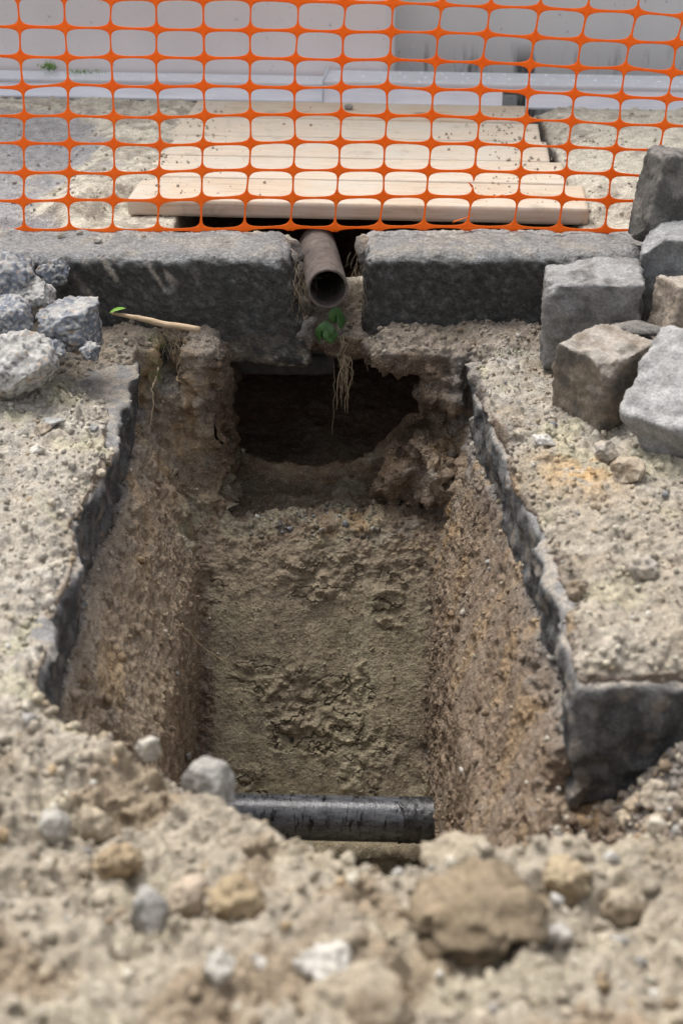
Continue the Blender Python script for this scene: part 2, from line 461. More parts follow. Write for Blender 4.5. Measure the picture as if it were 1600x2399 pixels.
# where the photograph looks: finer mesh there
dpt = cen[:, 1] * CT + (CAM_H - cen[:, 2]) * ST
up = (cen[:, 1] * ST - (CAM_H - cen[:, 2]) * CT)
uu = cen[:, 0] / dpt * FPX; vv = -up / dpt * FPX
infr = (np.abs(uu) < 870) & (vv > -1260) & (vv < 1270)
fine = infr & (cen[:, 1] < 4.7)
def soil_noise(P, N):
    """displacement along the normal and colour for the earth surface"""
    x, y, z = P.T
    top = sstep(N[:, 2], .35, .75)
    clay = sstep(y, 0, 1) * sstep(y - (yend(z) - .10), 0, .05) * (1 - sstep(z, -.50, -.42)) * sstep(x - wallL(y, z), .02, .05) * sstep(wallR(y, z) - x, .0, .04) * (1 - sstep(y - yend(z), .05, .11))
    lip = np.exp(-((z + .43) / .05) ** 2) * sstep(y, 3.5, 3.56) * (1 - top * .5)
    pav = sstep(y, 4.1, 4.2)
    heap = (1 - sstep(y, 1.9, 2.3)) * sstep(z, -.1, 0)
    p1, p2, p3, p4 = perlin(P, .085, 21), perlin(P, .04, 22), perlin(P, .02, 23), perlin(P, .0105, 24)
    w1, r1 = worley(P, .034, 2); w2, r2 = worley(P, .016, 3)
    msk = sstep(perlin(P, .16, 26), -.25, .35)
    cr1 = np.maximum(0, .62 - w1) * np.maximum(0, r1 - .35) * .036
    cr2 = np.maximum(0, .62 - w2) * np.maximum(0, r2 - .25) * .017
    loose = p1 * .008 + p2 * .009 + p3 * .0075 + p4 * .0045 + cr1 * 1.9 * msk + cr2 * 1.7 * (.4 + .6 * msk) - .005
    smear = sstep(perlin(P, (.07, .07, .38), 36), .18, .32) * (1 - top)
    st = perlin(P, (.05, .05, .34), 27) * .006 + perlin(P, (.018, .018, .10), 28) * .0028
    pits = -np.maximum(0, perlin(P, .034, 29) - .22) * .045
    wall = p1 * .006 + p2 * .0045 + p3 * .003 + p4 * .003 + cr1 * .9 * msk + cr2 * 1.1 + st * .8 + pits
    wall = wall * (1 - .8 * smear) + smear * (.002 + perlin(P, (.010, .010, .3), 37) * .0015)
    crackm = sstep(perlin(P, .20, 33), .12, .38)
    tx, tz = (x + .05) / .17, (z + .85) / .10; torn = np.exp(-(tx * tx + tz * tz)); tx, tz = (x - .13) / .06, (z + .60) / .07; torn = np.maximum(torn, np.exp(-(tx * tx + tz * tz)))
    crackm = np.maximum(crackm * .7, sstep(torn + .5 * p1, .35, .6))
    crk = sstep(1 - np.abs(perlin(P, (.10, .10, .05), 32) + .35 * p3 + .2 * p4) * 20, 0, 1)
    lift = np.maximum(0, perlin(P, (.13, .13, .06), 30)); lift = np.minimum(lift, .12) * .05
    cl = p2 * .0016 + p3 * .0012 + p4 * .0012 + perlin(P, (.03, .4, .4), 34) * .003 + perlin(P, (.008, .3, .3), 38) * .0008 + (lift - crk * .014 + cr1 * 1.1 + cr2 * 1.0 + p3 * .006 + p2 * .006 - .004) * crackm
    cl = cl + loose * .5 * sstep(z, -.62, -.47)
    p5 = perlin(P, .0055, 39); w3, r3 = worley(P, .0085, 4); grit = p5 * .0014 + np.maximum(0, .6 - w3) * np.maximum(0, r3 - .3) * .007
    loose = loose + grit; wall = wall + grit
    d = loose * top + wall * (1 - top)
    cl = cl + grit * (.3 + .7 * crackm)
    d = d * (1 - clay) + cl * clay
    jam = sstep(y, 3.45, 3.7) * (1 - pav) * (1 - top)
    d = d + jam * (p1 * .016 + p2 * .012 + cr1 * 1.8)
    d += lip * (p2 * .010 + cr1 * .9 + cr2 * .8 + p1 * .008)
    d = d * (1 - pav * .5)
    d = d + heap * (cr1 * .5 * msk + p1 * .016 + p2 * .008 + p3 * .003 + perlin(P, .2, 35) * .035)
    n3 = p2
    # colour
    c = np.zeros((len(P), 3), np.float32) + np.array((.205, .155, .112), np.float32)
    v1 = fbm(P, (.09, .09, .16), 40, 3); v2 = fbm(P, .2, 41, 3); v3 = fbm(P, .05, 42, 2)
    c = mixc(c, (.295, .23, .165), sstep(v1, -.1, .5) * .8)
    c = mixc(c, (.145, .108, .08), sstep(v2, .05, .5) * .7)
    c = mixc(c, (.20, .19, .18), sstep(z + v3 * .04, -.24, -.19) * .7)
    c = mixc(c, (.42, .28, .135), sstep(fbm(P, (.16, .16, .2), 43, 3), .22, .5) * .5 * sstep(z, -.75, -.5))
    c = mixc(c, (.25, .24, .225), sstep(v3, .2, .5) * .35)
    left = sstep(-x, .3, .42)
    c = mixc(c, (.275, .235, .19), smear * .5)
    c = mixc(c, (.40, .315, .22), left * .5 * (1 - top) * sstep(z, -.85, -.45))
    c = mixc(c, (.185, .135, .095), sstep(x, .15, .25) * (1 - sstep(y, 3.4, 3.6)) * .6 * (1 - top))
    c = mixc(c, (.36, .25, .135), jam * sstep(v1, -.05, .35) * .6 * sstep(-x, .28, .36))
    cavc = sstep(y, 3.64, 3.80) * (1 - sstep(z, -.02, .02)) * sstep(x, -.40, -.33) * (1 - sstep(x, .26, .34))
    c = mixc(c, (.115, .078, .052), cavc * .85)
    cc = np.zeros_like(c) + np.array((.31, .262, .178), np.float32)
    cc = mixc(cc, (.24, .195, .14), sstep(v2, -.1, .4) * .7); cc = mixc(cc, (.37, .325, .225), sstep(v1, .1, .5) * .5)
    cc = mixc(cc, (.26, .205, .15), sstep(z, -.66, -.5) * .7)
    clay = np.maximum(clay, 1 - sstep(z, -1.0, -.94))
    c = c * (1 - clay[:, None]) + cc * clay[:, None]
    c = mixc(c, (.36, .335, .24), lip * sstep(fbm(P, .07, 44, 2), -.3, .2) * (1 - sstep(x, .05, .2)))
    ct = np.zeros_like(c) + np.array((.36, .322, .268), np.float32)
    ct = mixc(ct, (.425, .39, .335), sstep(v1, 0, .5)); ct = mixc(ct, (.30, .25, .19), sstep(v2, .1, .5) * .7)
    ct = mixc(ct, (.30, .285, .26), sstep(v3, .15, .45) * .45)
    ct = mixc(ct, (.46, .43, .29), sstep(fbm(P, .14, 45, 2), .25, .5) * .5)
    ct = mixc(ct, (.30, .25, .185), sstep(x, .3, .45) * .45 * sstep(3.1 - y, -.3, .3))
    och = np.exp(-(((x - .53) / .09) ** 2 + ((y - 3.02) / .10) ** 2)); ct = mixc(ct, (.50, .32, .14), och * .75 * sstep(v3, -.4, .2))
    ct = mixc(ct, (.325, .278, .212), heap * .75); ct = mixc(ct, (.24, .18, .12), heap * sstep(v2, .0, .4) * .7)
    gv = sstep(x, .36, .44) * (1 - sstep(y, 2.2, 2.3)) * sstep(y, 1.72, 1.9); ct = mixc(ct, (.27, .225, .16), gv * .8)
    ct = mixc(ct, (.12, .115, .11), gv * sstep(v1, .05, .3) * (1 - sstep(x, .5, .62)) * .9)
    ct = mixc(ct, (.20, .16, .125), sstep(y + v3 * .05, 3.72, 3.84) * (1 - pav) * .75)
    cp = np.zeros_like(c) + np.array((.53, .495, .41), np.float32)
    cp = mixc(cp, (.34, .30, .25), sstep(v1, .05, .5) * .7); cp = mixc(cp, (.30, .265, .215), sstep(-x, .42, .55) * sstep(v3, 0, .35) * .7)
    grey = sstep(-x + v2 * .2 + v1 * .1, .76, .92) * (1 - sstep(y, 5.25, 5.45)); cp = mixc(cp, (.30, .30, .31), grey * .9)
    cp = mixc(cp, (.17, .14, .11), sstep(y + .085 * x, 5.5, 5.6) * .8)
    ct = ct * (1 - pav[:, None]) + cp * pav[:, None]
    dust = top * sstep(z, -.12, -.045)
    dust = np.maximum(dust, heap * sstep(N[:, 2], -.1, .3))
    c = c * (1 - dust[:, None]) + ct * dust[:, None]
    c = c * (1 + .18 * (r2 - .5) + .12 * (r1 - .5))[:, None]
    return d, c.clip(.01, 1)
pieces = {}
def build_region(name, keep, level, **props):
    v, f, _ = submesh(V, F, keep)
    me = mesh_from(name, v, f)
    if level: me = subdivide(me, level)
    me.name = name
    P, N = coords(me), normals(me)
    d, c = soil_noise(P, N)
    setco(me, P + N * d[:, None]); setcol(me, c)
    me.polygons.foreach_set('use_smooth', np.ones(len(me.polygons), bool))
    pieces[name] = (P + N * d[:, None], N, c)
    return link(name, me, M_soil, **props)
isheap = (cen[:, 1] < np.interp(cen[:, 0], YN_X, YN_Y) + .02) & (cen[:, 2] > -.12) & (cen[:, 0] < .62)
ispav = cen[:, 1] > 4.10
core = (cen[:, 1] > 3.17) & (np.abs(cen[:, 0] + .06) < .40) & (cen[:, 2] < -.02) & (cen[:, 1] < 3.83) & (cen[:, 2] > -.99)
hid = fine & ((cen[:, 1] > 4.05) | (cen[:, 2] < -1.03)) & ~ispav
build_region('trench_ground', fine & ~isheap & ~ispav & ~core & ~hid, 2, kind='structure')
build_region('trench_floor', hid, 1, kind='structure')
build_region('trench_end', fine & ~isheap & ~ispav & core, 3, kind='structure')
o = build_region('spoil_heap', infr & isheap, 2, kind='stuff'); tag(o, 'pale crumbly spoil heap filling the foreground before the trench', 'soil')
build_region('pavement', infr & ispav, 1, kind='structure')
build_region('ground', ~infr, 0, kind='structure')
# far ground all round the dig
bm = bmesh.new()
for x0, x1, y0, y1 in ((-60, 60, -80, .84), (-60, -1.51, .84, 6.2), (1.51, 60, .84, 6.2), (-60, 60, 6.2, 120)):
    bm.faces.new([bm.verts.new(p) for p in ((x0, y0, -.01), (x1, y0, -.01), (x1, y1, -.01), (x0, y1, -.01))])
me = bpy.data.meshes.new('road'); bm.to_mesh(me); bm.free()
setcol(me, np.tile(np.array((.16, .155, .15), np.float32), (len(me.vertices), 1)))
link('road', me, M_asphalt, kind='structure')

# ------------------------------------------------------------------ road slabs (broken asphalt edges)
def slab(name, x0, x1, y0, y1, side, thick):
    h = .0125
    ax = np.arange(x0, x1, h); ay = np.arange(y0 - .05, y1 + .05, h); az = np.arange(-thick - .05, .045, h)
    X, Y, Z = [a.ravel().astype(np.float32) for a in np.meshgrid(ax, ay, az, indexing='ij')]
    P = np.stack([X, Y, Z], 1)
    chip = (worley(P, .085, 7)[1] - .5) * .020 + (worley(P, .038, 8)[1] - .5) * .012 + perlin(P, .12, 51) * .012
    lay = np.where(np.sin(Z * 60 + perlin(P, .2, 53) * 3) > 0, .006, 0)
    ed = edgeL(Y) if side < 0 else edgeR(Y)
    ex = (X - ed) if side < 0 else (ed - X)
    under = np.maximum(0, -Z - .07) * .08
    s = np.maximum.reduce([ex + chip + lay + under, Z + perlin(P, .12, 54) * .006, -thick * (1 + .25 * perlin(P, (.2, .2, 9), 55)) - Z, y0 - Y + chip, Y - y1 + chip])
    v, f = surface_nets(s.reshape(len(ax), len(ay), len(az)), (ax[0], ay[0], az[0]), h)
    me = subdivide(mesh_from(name, v, f), 1); me.name = name
    P, N = coords(me), normals(me)
    d = billow(P, .02, 56) * .002 + (worley(P, .016, 9)[1] - .5) * .004 + perlin(P, .012, 57) * .0015 + perlin(P, .05, 58) * .003
    P2 = P + N * d[:, None]; setco(me, P2)
    c = np.zeros_like(P2) + np.array((.07, .069, .068), np.float32)
    c = mixc(c, (.16, .158, .155), sstep(fbm(P, (.05, .05, .12), 59, 3), 0, .5) * .8)
    c = mixc(c, (.24, .20, .16), sstep(fbm(P, .06, 60, 3), .1, .5) * .55)
    c = mixc(c, (.24, .235, .23), sstep(P[:, 2], -.03, -.004) * sstep(N[:, 2], .1, .55) * .9)
    c = mixc(c, (.33, .29, .24), sstep(N[:, 2], .5, .9) * sstep(fbm(P, .05, 61, 3), -.4, .1) * .85)
    setcol(me, c)
    return link(name, me, M_asphalt, kind='structure')
slab('road_slab', -.88, -.38, 1.95, 3.80, -1, .17)
slab('road_slab', .24, .95, SLAB_R_NEAR, 3.82, 1, .25)

# ------------------------------------------------------------------ generic rough blocks and stones
def block_mesh(name, dims, r, res, warp=None, cuts=(), namp=.004, nscale=.05, seed=0, fine=.0012):
    """box with rounded edges, optional plane cuts (normal, offset) and noise, centred on origin in x,y, base z=0"""
    a, b, c = [d / 2 for d in dims]
    r = min(r, a * .9, b * .9, c * .9)
    Vs, Fs, off = [], [], 0
    half = (a, b, c)
    for ax in range(3):
        for sg in (-1, 1):
            o1, o2 = (ax + 1) % 3, (ax + 2) % 3
            n1 = max(2, int(2 * half[o1] / res)); n2 = max(2, int(2 * half[o2] / res))
            u, w = np.meshgrid(np.linspace(-half[o1], half[o1], n1 + 1), np.linspace(-half[o2], half[o2], n2 + 1), indexing='ij')
            p = np.zeros((u.size, 3)); p[:, ax] = sg * half[ax]; p[:, o1] = u.ravel(); p[:, o2] = w.ravel()
            i = np.arange((n1 + 1) * (n2 + 1)).reshape(n1 + 1, n2 + 1)
            q = np.stack([i[:-1, :-1], i[1:, :-1], i[1:, 1:], i[:-1, 1:]], -1).reshape(-1, 4)
            if sg < 0: q = q[:, ::-1]
            Vs.append(p); Fs.append(q + off); off += len(p)
    P = np.concatenate(Vs); Fq = np.concatenate(Fs)
    hh = np.array(half); core = np.clip(P, -hh + r, hh - r); d = P - core
    L = np.linalg.norm(d, axis=1); L[L == 0] = 1
    P = core + d / L[:, None] * r * (np.abs(d).max(1) > 0)[:, None]
    for n, off_ in cuts:
        n = np.array(n, float); n /= np.linalg.norm(n)
        t = P @ n - off_; P = P - np.maximum(t, 0)[:, None] * n
    P[:, 2] += c
    if warp is not None: P = warp(P)
    key = np.round(P, 5); _, first, inv = np.unique(key, axis=0, return_index=True, return_inverse=True)
    inv = inv.ravel()
    P = P[first]; Fq = inv[Fq]
    ok = np.array([len(set(q)) == 4 for q in Fq]); Fq = Fq[ok]
    me = mesh_from(name, P, Fq)
    N = normals(me); Q = (P + seed * 3.7).astype(np.float32)
    d = (worley(Q, nscale * .9, 11)[1] - .5) * namp * .5 + perlin(Q, nscale * 3, 70) * namp * 1.6 + perlin(Q, nscale, 71) * namp + billow(Q, nscale * .4, 72) * namp * .45 + billow(Q, .011, 73) * fine
    setco(me, P + N * d[:, None])
    return me
def rcuts(n, dims, seed, lo=.72, hi=.95):
    r = np.random.default_rng(seed); out = []
    h = np.array(dims) / 2
    for k in range(n):
        v = r.normal(size=3); v /= np.linalg.norm(v)
        out.append((v, np.abs(v * h).sum() * r.uniform(lo - .12, hi - .06)))
    return out
def rock_mesh(name, radii, seed, cuts=9, sub=4, rough=.06, sharp=(.62, .92)):
    bm = bmesh.new(); bmesh.ops.create_icosphere(bm, subdivisions=sub, radius=1.0)
    me = bpy.data.meshes.new(name); bm.to_mesh(me); bm.free()
    P = coords(me); r = np.random.default_rng(seed)
    for k in range(cuts):
        n = r.normal(size=3); n /= np.linalg.norm(n); o_ = r.uniform(*sharp)
        P = P - np.maximum(P @ n - o_, 0)[:, None] * n
    Q = (P + seed * 5.3).astype(np.float32)
    P = P * (1 + rough * (fbm(Q, .7, 80, 4, .6) + .8 * billow(Q, .3, 81)))[:, None]
    P = P * np.array(radii); setco(me, P)
    me.polygons.foreach_set('use_smooth', np.ones(len(me.polygons), bool))
    return me
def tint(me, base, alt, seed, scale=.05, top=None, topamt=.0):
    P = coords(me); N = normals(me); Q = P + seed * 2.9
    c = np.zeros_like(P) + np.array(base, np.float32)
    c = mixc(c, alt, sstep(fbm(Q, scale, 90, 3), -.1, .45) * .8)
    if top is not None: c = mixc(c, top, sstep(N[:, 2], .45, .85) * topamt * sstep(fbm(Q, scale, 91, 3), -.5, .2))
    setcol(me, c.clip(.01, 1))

# ------------------------------------------------------------------ kerb stones
KY0, KY1, KZ0, KZ1 = 3.94, 4.19, -.085, .24
def kerb(label, x0, x1, skew0, skew1, seed, scuff):
    L = x1 - x0; D = KY1 - KY0; H = KZ1 - KZ0
    def warp(P):
        t = P[:, 2] / H
        P = P.copy(); u = (P[:, 0] + L / 2) / L
        P[:, 0] += (1 - t) * (skew0 * (1 - u) + skew1 * u)
        P[:, 1] += (1 - t) * (-.02)
        return P
    me = block_mesh('kerb_stone', (L, D, H), .040, .0078, warp, (), .006, .07, seed, .0024)
    P, N = coords(me), normals(me)
    Q = P + seed
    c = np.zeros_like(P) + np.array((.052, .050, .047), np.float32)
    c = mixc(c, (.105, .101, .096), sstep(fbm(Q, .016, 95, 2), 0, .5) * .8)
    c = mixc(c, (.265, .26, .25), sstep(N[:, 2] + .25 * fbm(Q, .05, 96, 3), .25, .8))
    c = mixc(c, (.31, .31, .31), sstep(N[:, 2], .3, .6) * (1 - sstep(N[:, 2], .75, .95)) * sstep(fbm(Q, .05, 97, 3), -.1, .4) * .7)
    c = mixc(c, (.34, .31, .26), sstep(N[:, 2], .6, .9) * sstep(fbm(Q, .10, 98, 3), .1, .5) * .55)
    lowm = (1 - sstep(P[:, 2], .0, .14)); c = mixc(c, (.20, .165, .125), lowm * sstep(fbm(Q, (.07, .07, .05), 99, 3), -.1, .4) * .75)
    c = mixc(c, (.40, .37, .31), (1 - sstep(P[:, 2], .0, .09)) * sstep(fbm(Q, .05, 100, 3), .15, .35) * .9)
    if scuff:
        wx = P[:, 0] + x0 + L / 2; zz = P[:, 2] + KZ0
        s = perlin(np.stack([(wx + zz * .55), np.zeros_like(wx), zz * .12], 1), .022, 101)
        m = sstep(s, .05, .3) * sstep(wx, -.74, -.66) * (1 - sstep(wx, -.46, -.36)) * sstep(zz, .10 + .05 * np.sin(wx * 40), .2) * (1 - sstep(N[:, 2], .6, .9))
        c = mixc(c, (.36, .32, .27), m * .95)
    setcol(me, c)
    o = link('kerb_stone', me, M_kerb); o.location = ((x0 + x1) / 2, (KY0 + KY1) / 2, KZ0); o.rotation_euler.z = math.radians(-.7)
    tag(o, label, 'kerb stone')
    return o
kerb('dark grey kerb stone with pale diagonal scuffs, left of the rusty pipe', -1.75, -.155, 0, .085, 1, True)
kerb('dark grey kerb stone right of the rusty pipe, behind the stacked stone blocks', .058, 1.75, .008, 0, 2, False)

# ------------------------------------------------------------------ pipes
def tube_mesh(name, path, rad, seg=12, taper=None, caps=True):
    path = [Vector(p) for p in path]; n = len(path); Vv, Ff = [], []
    prev = None
    for i, p in enumerate(path):
        t = (path[min(i + 1, n - 1)] - path[max(i - 1, 0)]).normalized()
        if prev is None:
            a = Vector((0, 0, 1)) if abs(t.z) < .9 else Vector((1, 0, 0)); u = t.cross(a).normalized()
        else: u = (prev - t * prev.dot(t)).normalized()
        prev = u; w = t.cross(u)
        rr = rad if taper is None else rad * (taper[i] if hasattr(taper, '__len__') else 1 - (1 - taper) * i / (n - 1))
        for k in range(seg):
            an = 2 * math.pi * k / seg
            Vv.append(p + (u * math.cos(an) + w * math.sin(an)) * rr)
    for i in range(n - 1):
        for k in range(seg):
            a, b = i * seg + k, i * seg + (k + 1) % seg
            Ff.append((a, b, b + seg, a + seg))
    if caps: Ff.append(tuple(range(seg))[::-1]); Ff.append(tuple(range((n - 1) * seg, n * seg)))
    return mesh_from(name, [tuple(v) for v in Vv], Ff)
def open_pipe(name, a, b, ro, ri, seg=64, rows=40):
    a, b = Vector(a), Vector(b); t = (b - a).normalized(); u = t.cross(Vector((0, 0, 1))).normalized(); w = u.cross(t)
    L = (b - a).length; prof = []
    for k in range(rows + 1): prof.append((ro, L * (1 - k / rows)))
    prof += [(ro - .0015, -.0015), (ri + .001, -.0015)]
    for k in range(rows + 1): prof.append((ri, L * k / rows))
    Vv = []
    for r_, s in prof:
        for k in range(seg):
            an = 2 * math.pi * k / seg
            Vv.append(tuple(a + t * s + (u * math.cos(an) + w * math.sin(an)) * r_))
    n = len(prof); Ff = [(i * seg + k, i * seg + (k + 1) % seg, (i + 1) * seg + (k + 1) % seg, (i + 1) * seg + k) for i in range(n - 1) for k in range(seg)]
    me = mesh_from(name, Vv, Ff); P, N = coords(me), normals(me)
    setco(me, P + N * (perlin(P, .03, 110) * .0012 + billow(P, .01, 111) * .0006)[:, None])
    bm = bmesh.new(); bm.from_mesh(me); bmesh.ops.recalc_face_normals(bm, faces=bm.faces); bm.to_mesh(me); bm.free()
    return me
mouth = at(768, 676, 3.86)
tail = mouth + Vector((-.035, .46, -.03))
o = link('drain_pipe', open_pipe('drain_pipe', mouth, tail, .0545, .0475), M_rust)
tag(o, 'rusty brown iron pipe end poking out between the two kerb stones', 'pipe')

pc = at(800, 1918, 3.04)
me = tube_mesh('pipe_body', [(-.62 + 1.16 * k / 60, 0, 0) for k in range(61)], .0575, 48)
t = thing('black_pipe', 'black tar-streaked pipe crossing the bottom of the trench', 'pipe', (0, pc.y, pc.z)); t.rotation_euler = (0, math.radians(.8), math.radians(-1))
link('pipe_body', me, M_pipe, t)
me = tube_mesh('end_sleeve', [(.15 + .10 * k / 20, 0, 0) for k in range(21)], .0595, 48)
P, N = coords(me), normals(me); P2 = P + N * (billow(P, .02, 115) * .003 - .001)[:, None]; P2[:, 0] += (perlin(P * np.array((0, 1, 1), np.float32), .025, 116) * .03 * (1 - sstep(P[:, 0], .15, .20))); setco(me, P2)
link('end_sleeve', me, simple('tar_lump', (.006, .006, .007), (.05, .05, .052), 70, .35, .8), t)
link('joint_band', tube_mesh('joint_band', [(.082, 0, 0), (.0835, 0, 0)], .0585, 48), M_pipe, t)

# ------------------------------------------------------------------ planks over the pit
def plank(px_l, px_r, k, tone, label):
    ang = math.radians(-4.3)
    yc = 4.395 + k * .247
    z0 = .231 + .0015 * k
    pl, pr = at(px_l, 1199 - 690 - k * 52, yc - .12), at(px_r, 1199 - 690 - k * 52, yc - .12)
    xl, xr = pl.x, pr.x
    L = xr - xl; xm = (xl + xr) / 2
    me = block_mesh('wooden_plank', (L, .243, .048), .004, .012, None, (), .0015, .2, k, .0002)
    tint(me, tone, tuple(x * .92 for x in tone), k, .3)
    o = link('wooden_plank', me, M_wood); o.location = (xm, yc - .075 * (xm - .1), z0 + random.uniform(-.001, .001))
    o.rotation_euler = (0, 0, ang + random.uniform(-.004, .004))
    tag(o, label, 'plank', 'planks laid side by side over the pit')
plank(300, 1382, 0, (.90, .86, .82), 'front plank of five behind the kerb, its edge above a dark gap')
plank(340, 1330, 1, (1.08, 1.08, 1.06), 'second plank from the kerb, pale and dusty')
plank(330, 1290, 2, (1.12, 1.12, 1.12), 'middle plank of the five laid behind the orange net')
plank(345, 1270, 3, (1.08, 1.08, 1.08), 'fourth plank from the kerb, next to the hindmost one')
plank(440, 1240, 4, (.92, .88, .83), 'hindmost plank of five, nearest the aluminium boards')

# ------------------------------------------------------------------ wall
def prism(name, outline, z0, z1, mat, **kw):
    n = len(outline); Vv = [(x, y, z0) for x, y in outline] + [(x, y, z1) for x, y in outline]
    Ff = [(i, (i + 1) % n, (i + 1) % n + n, i + n) for i in range(n)] + [tuple(range(n))[::-1], tuple(range(n, 2 * n))]
    me = mesh_from(name, Vv, Ff, False); bm = bmesh.new(); bm.from_mesh(me); bmesh.ops.recalc_face_normals(bm, faces=bm.faces); bm.to_mesh(me); bm.free()
    return link(name, me, mat, **kw)
sl = -.085
def wy(x, y0): return y0 + sl * x
xe = at(925, 100, 5.95).x
r_ = .05
arc = [(xe - r_ + r_ * math.sin(a), wy(xe, 5.90) + r_ - r_ * math.cos(a)) for a in [math.pi / 2 * k / 8 for k in range(9)]]
o = prism('plastered_wall', [(-9, wy(-9, 5.90))] + arc + [(xe, 6.9), (-9, 7.4)], -.3, 3.2, M_wall_a)
tag(o, 'pinkish grey plastered wall with rounded corner, behind the net at left', 'wall')
o = prism('concrete_wall', [(xe - .3, wy(xe - .3, 6.10)), (9, wy(9, 6.10)), (9, 6.9), (xe - .3, 6.9)], -.3, 3.2, M_wall_b)
tag(o, 'grey concrete wall with dark drip stains, set back at right', 'wall')

# ------------------------------------------------------------------ aluminium boards along the wall
def add_box(bm, x0, x1, y0, y1, z0, z1):
    v = [bm.verts.new(p) for p in ((x0, y0, z0), (x1, y0, z0), (x1, y1, z0), (x0, y1, z0), (x0, y0, z1), (x1, y0, z1), (x1, y1, z1), (x0, y1, z1))]
    for f in ((0, 3, 2, 1), (4, 5, 6, 7), (0, 1, 5, 4), (1, 2, 6, 5), (2, 3, 7, 6), (3, 0, 4, 7)): bm.faces.new([v[i] for i in f])
def board_part(name, boxes, parent, bev=.002):
    bm = bmesh.new()
    for b_ in boxes: add_box(bm, *b_)
    bmesh.ops.bevel(bm, geom=[e for e in bm.edges], offset=bev, segments=2, affect='EDGES')
    me = bpy.data.meshes.new(name); bm.to_mesh(me); bm.free()
    return link(name, me, M_metal, parent)
bm = bmesh.new(); bmesh.ops.create_uvsphere(bm, u_segments=10, v_segments=6, radius=.008)
for v in bm.verts: v.co.z *= .45
RIVET = bpy.data.meshes.new('rivet'); bm.to_mesh(RIVET); bm.free(); RIVET.materials.append(M_metal)
RIVET.polygons.foreach_set('use_smooth', np.ones(len(RIVET.polygons), bool))
def lean(o, dy, H):
    for v in o.data.vertices: v.co.y += dy * v.co.z / H
def alu_board(label, loc, L, W, H, notch, rows):
    t = thing('aluminium_board', label, 'board', loc, 'aluminium boards along the wall foot'); t.rotation_euler.z = math.atan(sl)
    board_part('top_plate', [(0, L, .0305, W, H - .006, H)], t)
    if notch:
        a, b = notch
        board_part('front_web', [(0, a, 0, .004, .008, H - .0065), (b, L, 0, .004, .008, H - .0065), (a, b, 0, .004, .058, H - .0065)], t, .0008)
    else: board_part('front_web', [(0, L, 0, .004, .008, H - .0065)], t, .0008)
    lean([c_ for c_ in bpy.data.objects if c_.parent == t and c_.name.startswith('front_web')][0], .026, H)  # front web tipped back, shaped to catch sky reflection and look brighter
    board_part('bottom_lip', [(0, L, -.010, .012, 0, .008)] if not notch else [(0, notch[0], -.010, .012, 0, .008), (notch[1], L, -.010, .012, 0, .008)], t, .0012)
    board_part('top_lip', [(0, L, .014, .030, H - .010, H + .003)], t, .002)
    board_part('back_web', [(0, L, W - .004, W - .0005, .0, H - .0065)], t, .0008)
    board_part('end_plate', [(-.004, -.0005, .001, W, .0, H + .012)], t, .0008)
    for j in range(rows):
        x = .04 + (j % 2) * .02
        while x < L:
            if -1.55 < x + loc[0] < 1.75:
                r = link('rivet', RIVET, None, t); r.location = (x, .05 + j * .075, H)
            x += .078
    return t
x0 = -3.0; b2 = at(757, 233, 5.66)
alu_board('long aluminium board along the wall foot at left, end hidden behind the other', (x0, wy(x0, 5.71), .236), b2.x + .10 - x0, .17, .064, None, 2)
alu_board('aluminium board at right with a square notch cut in its edge', (b2.x, wy(b2.x, 5.66), .242), 3.2, .225, .080, (at(1181, 230, 5.57).x - b2.x, at(1236, 230, 5.57).x - b2.x), 3)
# timber bearers under the boards
for x_, lab in ((-1.35, 'short timber bearer under the left end of the aluminium boards'), (.05, 'short timber bearer under the joint of the aluminium boards'), (1.55, 'short timber bearer under the right end of the aluminium boards')):
    me = block_mesh('timber_bearer', (.12, .16, .165), .004, .02, None, (), .001, .1, 3)
    tint(me, (.5, .46, .4), (.6, .55, .5), 4)
    o = link('timber_bearer', me, M_wood); o.location = (x_, wy(x_, 5.80), .075); tag(o, lab, 'timber')

